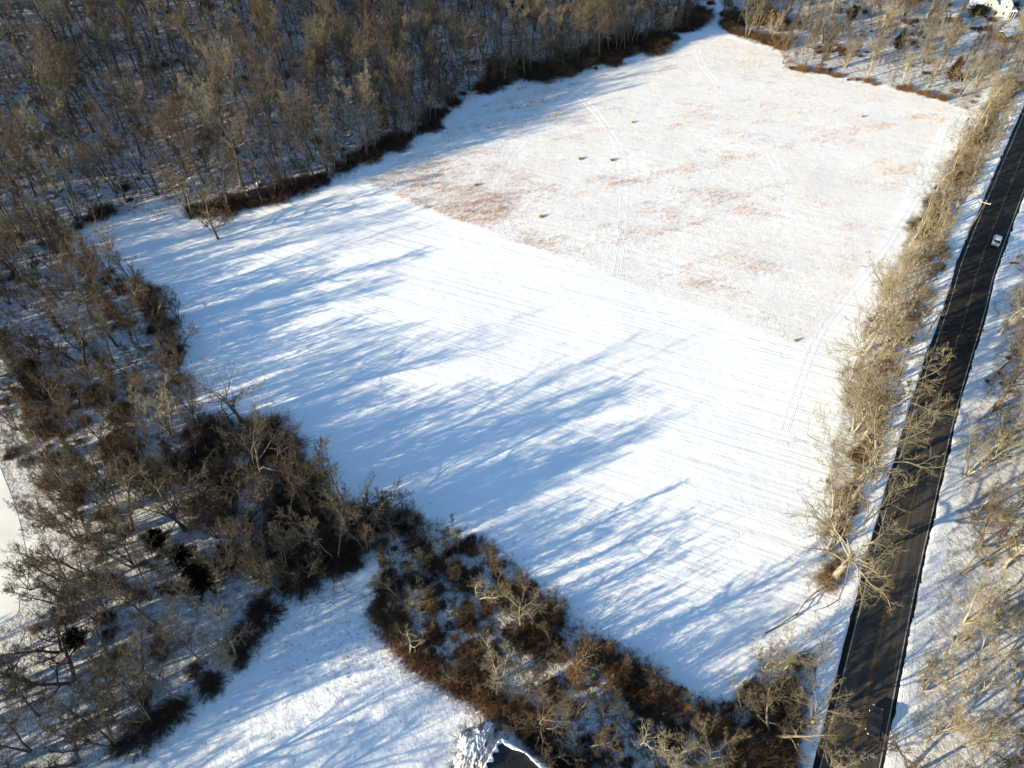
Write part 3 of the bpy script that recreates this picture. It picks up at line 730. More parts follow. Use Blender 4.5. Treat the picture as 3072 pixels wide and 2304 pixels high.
ORD = ['nearest', 'second', 'third', 'fourth', 'fifth', 'sixth', 'seventh', 'eighth', 'ninth', 'tenth', 'eleventh', 'twelfth', 'thirteenth', 'fourteenth', 'fifteenth', 'sixteenth', 'seventeenth', 'eighteenth', 'nineteenth', 'twentieth']
USED = set()
def name_all(items):
    """items: dicts with key, x, y, h -> each gets a label told from the nearest thing one can find"""
    fam = {}
    for it in items:
        u, v = px_of(it['x'], it['y'], Hs(it['x'], it['y']))
        best = min(LAND, key=lambda L: math.hypot(L[1] - u, L[2] - v)); dx, dy = u - best[1], v - best[2]; dd = math.hypot(dx, dy)
        ver = 'above' if dy < 0 else 'below'; hor = 'left of' if dx < 0 else 'right of'
        where = 'beside' if dd < 45 else (hor if abs(dx) > 2.2 * abs(dy) else (ver if abs(dy) > 2.2 * abs(dx) else '%s and %s' % (ver, hor)))
        fam.setdefault((FORM[it['key']], where, best[0]), []).append((dd, it))
    for (form, where, lm), L in fam.items():
        L.sort(key=lambda q: q[0])
        for k, (dd, it) in enumerate(L):
            it['label'] = '%s %s %s' % (form, where, lm) if len(L) == 1 else '%s %s %s %s' % (ORD[min(k, 19)], form, where, lm)
            while it['label'] in USED: it['label'] += ' in the wood'
            USED.add(it['label'])
CAND = []
def cand(pts, keys, h0, h1, group, skip=0.0, hf=None):
    for x, y in pts:
        key = random.choice(keys(y) if callable(keys) else keys); h = random.uniform(h0, h1) * (hf(x, y) if hf else 1)
        CAND.append(dict(key=key, x=x, y=y, h=h, group=group, vis=vis(x, y, h)))
notpond = lambda x, y: ~inpoly(POND, x, y)
lw = scatter(LEFT_WOOD, 5.6, 14000, 51, lambda x, y: (edge_dist(x, y) < 3) & (x > -190) & (y > -20) & ((y < 68) | (wob(x, y, 17, 5, 28) > -0.05)) & notpond(x, y) & ~((x < -84) & (y < 82)) & ~((x < -74) & (y < 70) & (y > 38)), hand)
cand(lw, lambda y: ['tall_a', 'tall_c', 'tall_d', 'vase_a', 'vase_b', 'wide_b', 'tall_b', 'vine_a'] if y > 75 else ['vase_a', 'wide_b', 'tall_d', 'tall_b', 'wide_a', 'vase_b', 'wide_b'], 13, 15.5, 'trees of the left wood', hf=lambda x, y: (random.choice([.62, .66, .7, .74, .78, .82, .9, 1.2]) if y > 68 else random.uniform(0.85, 1.1)))
lw2 = scatter(LEFT_WOOD, 4.6, 14000, 58, lambda x, y: (edge_dist(x, y) < 3) & (x > -170) & (y > 50) & notpond(x, y) & ~((x < -84) & (y < 82)), hand + lw)
cand(lw2, ['vase_b', 'tall_d', 'vine_b', 'wide_b', 'vase_a', 'thin_c'], 6.5, 9.5, 'smaller trees of the left wood')
off = scatter([(-120, -55), (-120, 24), (-62, 26), (-30, -10), (-45, -55)], 12, 2500, 57, None, lw)
cand(off, ['tall_a', 'tall_c', 'wide_b', 'tall_d'], 12, 17, 'trees past the lower left corner')
cand(scatter(STRIP, 6.2, 4000, 52, clear_road, hand), ['vine_b', 'vase_b', 'wide_a', 'air_b', 'wide_b', 'vase_a', 'vine_a'], 5.5, 8.5, 'trees in the brushy strip')
cand(scatter(HEDGE, 5.2, 5000, 53, lambda x, y: line_dist(RC, x, y) > 8.0, hand), ['pale_b', 'pale_c', 'pale_a', 'air_a', 'air_b', 'air_a', 'vase_a'], 9, 12.5, 'trees in the roadside row', hf=lambda x, y: 1.25 if y < 125 else 1.0)
cand(scatter(RIGHT, 6.0, 6000, 54, lambda x, y: (line_dist(RC, x, y) > 7.5) & (x < 185), hand), ['pale_b', 'air_b', 'wide_b', 'tall_d', 'pale_c', 'air_a', 'wide_a'], 10, 14.5, 'trees right of the road')
cand(scatter(TOPR, 7.6, 9000, 55, lambda x, y: clear_road(x, y) & (y < 320) & (line_dist([np.array([163., 268.]), np.array([190., 262.])], x, y) > 9), hand), ['pale_b', 'pale_c', 'thin_b', 'thin_c', 'vase_a', 'vase_b', 'thin_a'], 9, 15, 'trees of the sunny upper wood')
rim = [(x + random.uniform(-1.6, 0.6), y + random.uniform(-0.5, 2.2)) for x, y in resample([P(*p) for p in [(700, 632), (900, 575), (1060, 505), (1190, 440), (1300, 380), (1330, 325), (1480, 255), (1650, 215), (1850, 170), (2000, 120), (2080, 70)]], 3.6) if random.random() < 0.85]
cand(rim, ['thin_a', 'thin_b', 'vase_a', 'vase_b', 'vine_a', 'tall_c', 'fan_a'], 8, 14, 'trees on the rim of the hillside wood')
def hill_keep(x, y): return (edge_dist(x, y) > 3) & (y < 345) & (x < 130)
hp = scatter([(-350, 60), (-350, 345), (150, 345), (90, 290), (70, 262), (35, 232), (-20, 205), (-45, 168), (-75, 148), (-100, 142), (-200, 100)], 5.1, 50000, 56, hill_keep, hand)
hp = [p for p in hp if vis(*p, 18) or p[0] < -150]
cand(hp, ['thin_a', 'thin_b', 'thin_c', 'tall_a', 'thin_c', 'tall_d', 'thin_b', 'tall_b', 'fan_a'], 14, 21, 'trees of the hillside wood')
def hides_house(c):
    return any(2885 < a < 3075 and -70 < b < 58 for a, b in (px_of(c['x'], c['y'], c['h'] * f) for f in (0.45, 0.7, 0.95)))
CAND = [c for c in CAND if not (c['group'] == 'trees of the sunny upper wood' and hides_house(c))]
CAND.sort(key=lambda c: (not c['vis'], math.hypot(c['x'], c['y'], 110 - Hs(c['x'], c['y'])) / c['h']))
NI = max(0, 298 - len(TREES))
named = CAND[:NI]; rest = [(c['x'], c['y'], c['h'], c['key']) for c in CAND[NI:]]
name_all(named)
for c in named:
    plant(c['key'], c['x'], c['y'], c['h'], label=c['label'], group=c['group'], name={'v': 'vine_covered_tree'}.get(c['key'][0] if c['key'].startswith('vine') else '', 'bare_tree'), sz=1.15 if c['group'] == 'trees in the roadside row' else 1.0)
print('individual trees', len(TREES), 'mass', len(rest))

def mass(name, pts, keys, label, joined=None):
    """one object: points that carry instances of the grown trees"""
    there = {ob.data.name for ob in COL.objects if ob.type == 'MESH'}
    keys = [k for k in keys if PROTO[k][0].name in there]
    pts = [p if p[3] in keys else (p[0], p[1], p[2], keys[-2]) for p in pts]
    me = bpy.data.meshes.new(name)
    V = [(x, y, Hs_ - 0.1) for (x, y, h, k), Hs_ in zip(pts, H(np.array([p[0] for p in pts]), np.array([p[1] for p in pts])))]
    me.from_pydata(V, [], [])
    a = me.attributes.new('kind_of', 'INT', 'POINT'); a.data.foreach_set('value', [keys.index(p[3]) for p in pts])
    a = me.attributes.new('size', 'FLOAT', 'POINT'); a.data.foreach_set('value', [p[2] / PROTO[p[3]][3] for p in pts])
    a = me.attributes.new('turn', 'FLOAT', 'POINT'); a.data.foreach_set('value', [random.random() * 6.28 for p in pts])
    o = link(name, me, kind='stuff', label=label)
    g = bpy.data.node_groups.new(name, 'GeometryNodeTree')
    g.interface.new_socket('Geometry', in_out='INPUT', socket_type='NodeSocketGeometry')
    g.interface.new_socket('Geometry', in_out='OUTPUT', socket_type='NodeSocketGeometry')
    n = g.nodes.new; l = g.links.new
    gi, go = n('NodeGroupInput'), n('NodeGroupOutput')
    all_ = n('GeometryNodeJoinGeometry')
    for k in reversed(keys):
        both = n('GeometryNodeJoinGeometry')
        for me_ in PROTO[k][:3]:
            if me_ is None: continue
            src = next(ob for ob in bpy.data.objects if ob.data is me_)
            oi = n('GeometryNodeObjectInfo'); oi.transform_space = 'ORIGINAL'; oi.inputs[0].default_value = src
            l(oi.outputs['Geometry'], both.inputs[0])
        ti = n('GeometryNodeGeometryToInstance'); l(both.outputs[0], ti.inputs[0]); l(ti.outputs[0], all_.inputs[0])
    ip = n('GeometryNodeInstanceOnPoints'); l(gi.outputs[0], ip.inputs['Points']); l(all_.outputs[0], ip.inputs['Instance'])
    ip.inputs['Pick Instance'].default_value = True
    def attr(nm, typ):
        a = n('GeometryNodeInputNamedAttribute'); a.data_type = typ; a.inputs[0].default_value = nm
        return a.outputs['Attribute']
    l(attr('kind_of', 'INT'), ip.inputs['Instance Index'])
    cx = n('ShaderNodeCombineXYZ'); l(attr('turn', 'FLOAT'), cx.inputs[2]); l(cx.outputs[0], ip.inputs['Rotation'])
    l(attr('size', 'FLOAT'), ip.inputs['Scale'])
    l(ip.outputs[0], go.inputs[0])
    md = o.modifiers.new('spread', 'NODES'); md.node_group = g
    return o

# brambles along the hillside wood and round the fields
NB = 0; BC = []
def bramble_line(px, step, label, group, keys, hs=(1.6, 3.0), jit=1.2, seed=1, name='bramble_bush', wide=1.25):
    global NB
    r = random.Random(seed)
    L = resample([P(*p) for p in px], step)
    if seed in (1, 2, 3, 33, 6, 8): jit *= 1.7
    for x, y in L:
        if r.random() < 0.12: continue
        x += r.uniform(-jit, jit); y += r.uniform(-jit, jit)
        if line_dist(RC, np.array([x]), np.array([y]))[0] < 6.5: continue
        k_ = r.choice(keys); BC.append(dict(key=k_, x=x, y=y, h=r.uniform(*hs) * (0.42 + 0.55 * r.random()), group=group, wide=wide * r.uniform(0.75, 1.2)))
bramble_line([(575, 640), (690, 628), (780, 600), (880, 570), (960, 540)], 2.0, 'dark bramble bush in the thicket beside the lone tree', 'brambles beside the lone tree', ['shrub_a', 'shrub_b'], (2, 3.2), 1.3, 1)
bramble_line([(960, 535), (1040, 505), (1120, 460), (1200, 430), (1290, 385), (1320, 330), (1420, 280), (1480, 262)], 2.2, 'dark bramble bush along the middle rim of the hillside wood', 'brambles on the middle rim', ['shrub_a', 'shrub_b'], (1.8, 3.0), 1.3, 2)
bramble_line([(1480, 235), (1560, 225), (1650, 215), (1760, 195), (1850, 170), (1930, 145), (2000, 118), (2060, 80), (2110, 30)], 1.9, 'reddish black bramble bush in the long thicket at the far rim', 'brambles on the far rim', ['shrub_b', 'shrub_a', 'shrub_v'], (2.4, 3.8), 1.8, 3)
bramble_line([(1480, 215), (1560, 205), (1650, 190), (1760, 170), (1850, 145), (1930, 120)], 2.6, 'bramble bush in the back row of the long far thicket', 'brambles in the back row of the far thicket', ['shrub_b', 'shrub_v'], (2.4, 3.8), 1.8, 33)
bramble_line([(200, 690), (260, 660), (330, 635)], 2.5, 'low dark bush at the left end of the shaded cove', 'bushes at the left end of the cove', ['shrub_c', 'shrub_a'], (1.4, 2.2), 1, 4)
bramble_line([(440, 900), (500, 1010), (540, 1060), (470, 1100)], 2.6, 'dark bush at the left field edge under the vine-thick trees', 'bushes under the vine-thick trees', ['shrub_b', 'shrub_c'], (1.8, 3), 1.4, 5)
bramble_line([(560, 1290), (640, 1310), (730, 1330), (830, 1330), (890, 1390), (900, 1450)], 2.4, 'dark bramble mound on the scalloped left field edge', 'bramble mounds on the left field edge', ['shrub_b', 'shrub_a', 'shrub_v'], (2.0, 3.6), 1.2, 6)
bramble_line([(900, 1480), (960, 1520), (1020, 1540), (1100, 1560), (1180, 1560), (1260, 1560)], 2.0, 'dark tangled bush at the lower corner of the big field', 'tangled bushes at the lower corner', ['shrub_b', 'shrub_a'], (2.0, 3.4), 1.4, 7)
bramble_line([(820, 1500), (880, 1580), (800, 1640), (900, 1700), (980, 1660), (1060, 1630), (1080, 1680), (970, 1705), (880, 1730)], 2.0, 'blackish bush in the dense thicket above the lower field', 'bushes of the dense thicket', ['shrub_b', 'shrub_a'], (2.0, 3.4), 1.4, 8)
bramble_line([(790, 1810), (770, 1870), (735, 1930), (700, 2000), (640, 2060), (540, 2130), (440, 2200), (340, 2280)], 2.6, 'dark bush on the left rim of the lower field', 'bushes on the left rim of the lower field', ['shrub_a', 'shrub_c'], (1.4, 2.6), 1.3, 9)
bramble_line([(300, 1180), (380, 1240), (330, 1330), (420, 1400), (500, 1450), (560, 1380), (640, 1400), (700, 1480), (640, 1560), (560, 1500)], 2.4, 'brown bush in the tangled middle of the left wood', 'brown bushes of the left wood', ['shrub_v', 'shrub_b'], (1.8, 3.0), 1.8, 10)
bramble_line([(60, 1120), (160, 1180), (100, 1280), (200, 1360), (150, 1450), (260, 1500)], 3.0, 'brown bush near the frozen pond in the left wood', 'brown bushes near the pond', ['shrub_v', 'shrub_a'], (1.8, 3.0), 1.8, 11)
bramble_line([(1130, 1840), (1200, 1900), (1260, 1960), (1340, 2010), (1420, 2060), (1500, 2120)], 1.5, 'rusty brown bush in the hedge line above the lower field', 'rusty bushes of the hedge line', ['shrub_v', 'shrub_c'], (1.0, 1.9), 0.8, 12)
bramble_line([(1500, 2120), (1580, 2190), (1650, 2250), (1720, 2310), (1780, 2380)], 1.5, 'low rusty bush in the hedge line beside the house roof', 'rusty bushes beside the roof', ['shrub_v', 'shrub_c'], (0.9, 1.6), 0.8, 13)
bramble_line([(1200, 1640), (1300, 1680), (1400, 1740), (1480, 1780), (1560, 1800), (1640, 1830), (1660, 1900), (1560, 1930), (1640, 1960)], 2.2, 'brown bush on the upper rim of the brushy strip', 'bushes on the upper rim of the brushy strip', ['shrub_v', 'shrub_b', 'shrub_a'], (1.4, 2.8), 1.4, 14)
bramble_line([(1780, 1960), (1840, 1990), (1900, 2030), (1980, 2090), (2060, 2150), (2140, 2170), (2200, 2150)], 2.2, 'dark bush on the right half of the brushy strip rim', 'bushes on the right part of the strip rim', ['shrub_v', 'shrub_b'], (1.4, 2.8), 1.2, 15)
bramble_line([(1160, 1740), (1220, 1820), (1180, 1880), (1300, 1900), (1380, 1880), (1400, 1960), (1480, 2020), (1400, 1780)], 2.6, 'tawny bush inside the brushy strip', 'tawny bushes inside the strip', ['shrub_v', 'shrub_c'], (1.2, 2.2), 1.4, 16)
bramble_line([(2280, 2130), (2330, 2080), (2380, 2060), (2300, 2220), (2380, 2240), (2240, 2280), (2360, 2160), (2320, 2290)], 2.0, 'rusty bush in the roadside thicket at the bottom', 'bushes of the roadside thicket', ['shrub_v', 'shrub_a'], (1.6, 2.6), 1.2, 17)
bramble_line([(2470, 1740), (2530, 1560), (2560, 1440), (2600, 1300), (2630, 1200), (2680, 1060), (2720, 960), (2770, 860), (2830, 740)], 2.6, 'tan bush at the foot of the lower roadside trees', 'bushes under the lower roadside trees', ['shrub_v', 'shrub_c'], (1.0, 2.0), 1.2, 18)
bramble_line([(2770, 700), (2830, 600), (2880, 500), (2930, 420), (2980, 330), (3040, 240)], 2.0, 'tan brown bush at the foot of the upper roadside trees', 'bushes under the upper roadside trees', ['shrub_v', 'shrub_a'], (1.6, 2.8), 1.4, 19)
bramble_line([(2170, 75), (2200, 95), (2250, 110), (2300, 125), (2350, 138)], 1.8, 'golden brown bush at the rounded tip of the sunny wood', 'bushes at the tip of the sunny wood', ['shrub_v', 'shrub_b'], (1.8, 3.4), 1.0, 20)
bramble_line([(2400, 212), (2480, 222), (2560, 240), (2640, 255), (2740, 275), (2830, 300)], 2.6, 'low tawny bush on the upper meadow rim', 'low bushes on the upper meadow rim', ['shrub_v', 'shrub_t'], (0.8, 1.8), 0.8, 21)
bramble_line([(2180, 40), (2230, 70), (2300, 60), (2350, 90), (2290, 20)], 2.2, 'reddish brown bush inside the tip of the sunny wood', 'inner bushes of the sunny wood tip', ['shrub_v', 'shrub_b'], (2.4, 4.2), 1.6, 22)
BC.sort(key=lambda c: math.hypot(c['x'], c['y'], 110) / c['h'])
brest = BC[285:]; name_all(BC[:285])
for c in BC[:285]: plant(c['key'], c['x'], c['y'], c['h'], None, 'bramble_bush', c['label'], 'bush', c['group'], c['wide'])
print('brambles', len(BC))

if rest: mass('distant_wood', rest, sorted({p[3] for p in rest}), 'mass of bare trees on the shaded hillside')
# undergrowth: saplings and scrub nobody could count
r_ = np.random.RandomState(77)
ug = [(c['x'], c['y'], c['h'] * 1.15, c['key']) for c in brest]
def fill(poly, n, lo, hi, keys, keep=None):
    pl = np.array(poly); x = pl[:, 0].min() + r_.rand(n) * np.ptp(pl[:, 0]); y = pl[:, 1].min() + r_.rand(n) * np.ptp(pl[:, 1])
    m = inpoly(poly, x, y) & (line_dist(RC, x, y) > 7.5)
    if keep is not None: m &= keep(x, y)
    for a, b in zip(x[m], y[m]): ug.append((float(a), float(b), r_.uniform(lo, hi), keys[r_.randint(len(keys))]))
hillp = [(-260, 60), (-300, 320), (130, 320), (78, 285), (70, 262), (35, 236), (-20, 209), (-45, 172), (-75, 152), (-100, 146), (-190, 118)]
fill(hillp, 1500, 0.5, 1.4, ['shrub_c', 'shrub_a'], lambda x, y: wob(x, y, 20, 5, 6) > 0.02)
fill(hillp, 1500, 3.5, 8, ['sapling'], lambda x, y: edge_dist(x, y) > 2)
fill(LEFT_WOOD, 1500, 0.5, 1.3, ['shrub_c', 'shrub_v', 'shrub_a'], lambda x, y: (wob(x, y, 14, 5, 8) > -0.02) & (y > 30) & (x > -180) & ~inpoly(POND, x, y))
fill(LEFT_WOOD, 900, 3, 7, ['sapling'], lambda x, y: (y > 60) & (x > -180) & ~inpoly(POND, x, y))
fill(STRIP, 420, 0.5, 1.2, ['shrub_c', 'shrub_v'])
fill(STRIP, 330, 2, 5, ['sapling'])
fill(HEDGE, 300, 0.4, 1.0, ['shrub_c', 'shrub_v'])
fill(HEDGE, 300, 2.5, 6, ['sapling'])
fill(RIGHT, 260, 0.3, 0.8, ['shrub_c', 'shrub_v'], lambda x, y: x < 170)
fill(RIGHT, 480, 1.2, 3.5, ['sapling'], lambda x, y: x < 170)
fill(TOPR, 700, 0.4, 1.3, ['shrub_c', 'shrub_v'], lambda x, y: wob(x, y, 16, 5, 8) > 0)
fill(TOPR, 300, 3, 6.5, ['sapling'])
plant('sapling', -60, 168, 6, label='slim sapling at the shaded rim of the hillside wood', name='sapling')
mass('undergrowth', ug, ['shrub_a', 'shrub_b', 'shrub_c', 'shrub_t', 'shrub_v', 'sapling'], 'scrub and saplings under the trees')
print('undergrowth', len(ug))

# ------------------------------------------------------------------ dry grass of the meadow
def grass(name, x, y, hgt, wid, nb, m, seed, lean=0.35, label=''):
    r = np.random.RandomState(seed); n = len(x); z = H(x, y)
    X = np.repeat(x, nb); Y = np.repeat(y, nb); Z = np.repeat(z, nb); hh = np.repeat(hgt, nb) * (0.6 + 0.7 * r.rand(n * nb))
    k = n * nb; X = X + r.normal(0, 0.16, k); Y = Y + r.normal(0, 0.16, k)
    a = r.rand(k) * 6.28; dx, dy = np.cos(a) * wid / 2, np.sin(a) * wid / 2
    lx, ly = r.normal(0, lean, k) * hh, r.normal(0, lean, k) * hh
    V = np.stack([np.stack([X - dx, Y - dy, Z - 0.05], 1), np.stack([X + dx, Y + dy, Z - 0.05], 1), np.stack([X + lx, Y + ly, Z + hh], 1)], 1).reshape(-1, 3)
    link(name, fastmesh(name, V, np.arange(len(V)).reshape(-1, 3), m), kind='stuff', label=label)
m_gr = mat('dry_grass', (0.5, 0.3, 0.14), 0.9, 0.1); q = N(m_gr)
q.l(q.ramp(q.noise(0.8, 3, 0.6), [(0.3, (0.44, 0.25, 0.11)), (0.7, (0.64, 0.42, 0.22))]), q.b.inputs['Base Color'])
r_ = np.random.RandomState(5)
pl = np.array(MEADOW); n = 330000
x = pl[:, 0].min() + r_.rand(n) * np.ptp(pl[:, 0]); y = pl[:, 1].min() + r_.rand(n) * np.ptp(pl[:, 1])
c26, s26 = math.cos(R(10)), math.sin(R(10))
xr, yr = x * c26 + y * s26, -x * s26 + y * c26
den = wob(xr * 0.6, yr, 9, 6, 5) * 0.5 + wob(xr * 0.5, yr, 4, 6, 25) * 0.45 + wob(x, y, 30, 5, 11) * 0.35
CL = [((1333, 611), 13, 1.5), ((1230, 565), 10, 1.2), ((1430, 650), 9, 1.0), ((1600, 740), 9, .8), ((1300, 500), 12, .7), ((1500, 370), 14, .6), ((1600, 300), 12, .6), ((1583, 555), 6, .7), ((1528, 415), 7, .5), ((1945, 528), 8, .5), ((2208, 583), 7, .6), ((2130, 850), 5, 1.0), ((2250, 805), 6, 1.1), ((2640, 520), 7, .4), ((1750, 360), 6, .5),
      ((2150, 600), 5, .6), ((2330, 230), 4, .5), ((1800, 720), 6, .5), ((2560, 330), 8, .35), ((2310, 800), 5, .8), ((1480, 640), 6, .7), ((2000, 800), 6, .4)]
for (u, v), rad, amp in CL:
    gx, gy = flat(u, v); den = den + 0.5 * amp * np.exp(-(((x - gx) / rad / 1.2) ** 2 + ((y - gy) / (rad * 0.8)) ** 2))
pr = np.clip((den + 0.02) * 0.95, 0.10, 1.0) * (0.5 + 0.5 * (wob(x * c26 + y * s26, (-x * s26 + y * c26) * 3, 5, 6, 30) > 0))
keep = inpoly(MEADOW, x, y) & (r_.rand(n) < pr)
x, y, den = x[keep], y[keep], den[keep]
grass('meadow_grass', x, y, np.clip(0.26 + 0.2 * den, 0.2, 0.5), 0.06, 3, m_gr, 6, label='dry tan grass poking through the snow')
# dark weed stalks on the shaded margin under the hillside wood
WE = gpoly([(1050, 560), (1200, 500), (1330, 410), (1420, 330), (1560, 265), (1700, 240), (1760, 250), (1600, 330), (1440, 420), (1300, 500), (1180, 560)])
pl = np.array(WE); n = 9000
x = pl[:, 0].min() + r_.rand(n) * np.ptp(pl[:, 0]); y = pl[:, 1].min() + r_.rand(n) * np.ptp(pl[:, 1])
keep = inpoly(WE, x, y) & (wob(x, y, 7, 6, 5) + 0.6 * wob(x, y, 3, 5, 1) > 0.22)
m_we = plain('weed_stalks', (0.10, 0.085, 0.06), (0.2, 0.16, 0.11), 2, bumpd=0)
grass('weed_stalks', x[keep], y[keep], np.full(keep.sum(), 0.5), 0.06, 3, m_we, 8, 0.15, 'dark weed stalks in the shaded snow margin')
# brown leaves and grass clumps along the hedge line
B = resample(BAND, 0.05); r_ = np.random.RandomState(9)
B = np.repeat(B, 9, 0) + r_.normal(0, 1.0, (len(B) * 9, 2))
m_lf = plain('dead_leaves', (0.13, 0.06, 0.025), (0.36, 0.19, 0.075), 3, bumpd=0)
grass('leaf_litter', B[:, 0], B[:, 1], np.full(len(B), 0.35), 0.11, 2, m_lf, 10, 0.8, 'rusty dead leaves and grass along the hedge line')
def rim_brush(name, px, m_, hgt, spread, dens, seed, label, wd=0.07):
    L = resample([P(*p) for p in px], 1.0 / dens); r = np.random.RandomState(seed); L = L[wob(L[:, 0], L[:, 1], 9, 5, seed % 30) > -0.18]; L = np.repeat(L, 3, 0); L = L + r.normal(0, 1, L.shape) * spread * (0.3 + r.rand(len(L), 1))
    k = line_dist(RC, L[:, 0], L[:, 1]) > 6; L = L[k]
    grass(name, L[:, 0], L[:, 1], np.full(len(L), hgt), wd, 3, m_, seed + 1, 0.45, label)
rim_brush('rim_grass', [(2180, 85), (2260, 115), (2335, 145), (2370, 185), (2480, 222), (2600, 246), (2700, 268), (2820, 298), (2900, 322)], m_lf, 0.45, 0.95, 5, 61, 'brown dead grass along the upper meadow rim')
rim_brush('rim_brush', [(200, 690), (330, 640), (440, 630), (560, 650), (690, 640), (870, 588), (1030, 528), (1180, 440), (1310, 375), (1330, 325), (1470, 265), (1600, 235), (1820, 190), (2000, 125), (2080, 70)], m_we, 0.6, 1.3, 3.5, 63, 'dark stalks along the rim of the hillside wood')
rim_brush('rim_brush', [(545, 960), (540, 1060), (590, 1250), (770, 1310), (900, 1400), (1000, 1490), (1130, 1550), (1260, 1560), (1400, 1600), (1540, 1690), (1680, 1840), (1850, 1940), (2020, 2060), (2180, 2120)], m_we, 0.7, 1.3, 4, 65, 'dark stalks along the edge of the big field')
rim_brush('rim_brush', [(1110, 1780), (830, 1800), (790, 1880), (700, 2000), (620, 2080), (480, 2180), (300, 2304)], m_we, 0.6, 1.4, 4, 67, 'dark stalks along the rim of the lower field')
# leaf specks on the lower field
pl = np.array(LOWFIELD); n = 15000
x = pl[:, 0].min() + r_.rand(n) * np.ptp(pl[:, 0]); y = pl[:, 1].min() + r_.rand(n) * np.ptp(pl[:, 1])
d1 = np.hypot(x - flat(960, 1830)[0], y - flat(960, 1830)[1]); d2 = np.hypot(x - flat(1070, 1980)[0], y - flat(1070, 1980)[1])
keep = inpoly(LOWFIELD, x, y) & (r_.rand(n) < 0.75 * np.exp(-(d1 / 7) ** 2) + 0.8 * np.exp(-(d2 / 4.5) ** 2) + 0.03)
grass('field_tussocks', x[keep], y[keep], np.full(keep.sum(), 0.16), 0.14, 3, m_lf, 12, 0.7, 'dead leaf specks on the lower snowy field')

# ------------------------------------------------------------------ tyre tracks and footprints (low ridges of pushed snow)
m_tr = mat('pressed_snow', (0.76, 0.77, 0.80), 0.8, 0.15)
def ridge(name, px, off, label=None, hh=0.032, wd=0.14, seed=0):
    r = np.random.RandomState(seed)
    C = resample(catmull([P(*p) for p in px], 12), 1.0); T = unit(np.gradient(C, axis=0)); Nn = np.stack([T[:, 1], -T[:, 0]], 1)
    V = []; F = []; b = 0
    for o_ in off:
        cc = C + Nn * o_; n = len(cc); z = H(cc[:, 0], cc[:, 1]); hv = hh * (0.6 + 0.8 * r.rand(n))
        V += [np.stack([cc[:, 0] - Nn[:, 0] * wd, cc[:, 1] - Nn[:, 1] * wd, z - 0.02], 1), np.stack([cc[:, 0], cc[:, 1], z + hv], 1), np.stack([cc[:, 0] + Nn[:, 0] * wd, cc[:, 1] + Nn[:, 1] * wd, z - 0.02], 1)]
        i = np.arange(n - 1)
        for k in (0, 1): a = b + k * n + i; F.append(np.stack([a, a + n, a + n + 1, a + 1], 1))
        b += 3 * n
    link(name, fastmesh(name, np.concatenate(V), np.concatenate(F), m_tr), kind='structure')
tt = (-1.05, -0.7, 0.7, 1.05)
ridge('tyre_tracks', [(1735, 285), (1800, 350), (1850, 430), (1870, 500), (1872, 600), (1865, 700), (1850, 830)], tt, seed=1)
ridge('tyre_tracks', [(1580, 420), (1530, 480), (1505, 560), (1510, 640), (1535, 740)], tt, seed=2)
ridge('tyre_tracks', [(2310, 460), (2340, 520), (2350, 590), (2330, 660)], tt, hh=0.025, seed=3)
ridge('tyre_tracks', [(2090, 140), (2110, 200), (2150, 250), (2160, 290)], tt, hh=0.028, seed=4)
ridge('tyre_tracks', [(2880, 340), (2830, 400), (2790, 520), (2700, 680), (2600, 820), (2500, 940), (2440, 1040), (2390, 1180), (2350, 1300)], (-0.8, -0.5, 0.5, 0.8), hh=0.04, seed=5)
ridge('tyre_tracks', [(1090, 545), (1235, 618), (1390, 678), (1740, 800), (2083, 927), (2420, 1052)], (-0.4, 0.3, 1.1, 1.9, 2.9), hh=0.04, seed=6)
ridge('tyre_tracks', [(1250, 700), (1600, 800), (1900, 900), (2300, 1080)], (-0.8, 0.8), hh=0.025, seed=7)
ridge('tyre_tracks', [(1700, 1010), (1900, 1090), (2100, 1170), (2250, 1240)], (-0.8, 0.8), hh=0.025, seed=8)
def footprints(trails, seed=0):
    r = np.random.RandomState(seed); V = []; F = []
    for px, step in trails:
        C = resample(catmull([P(*p) for p in px], 10), step); T = unit(np.gradient(C, axis=0)); Nn = np.stack([T[:, 1], -T[:, 0]], 1)
        for k, (c_, n_) in enumerate(zip(C, Nn)):
            x, y = c_ + n_ * (0.17 if k % 2 else -0.17) + r.normal(0, 0.13, 2); z = Hs(x, y); b = len(V)
            for j in range(6):
                a = j * 1.047; V.append((x + 0.22 * math.cos(a), y + 0.22 * math.sin(a), z - 0.02))
            for j in range(6):
                a = j * 1.047; V.append((x + 0.11 * math.cos(a), y + 0.11 * math.sin(a), z + r.uniform(0.01, 0.04)))
            V.append((x, y, z + 0.006))
            for j in range(6):
                j2 = (j + 1) % 6; F += [(b + j, b + j2, b + 6 + j2), (b + j, b + 6 + j2, b + 6 + j), (b + 6 + j, b + 6 + j2, b + 12)]
    link('footprints', mesh('footprints', V, F, m_tr), kind='stuff', label='trails of footprints in the snow')
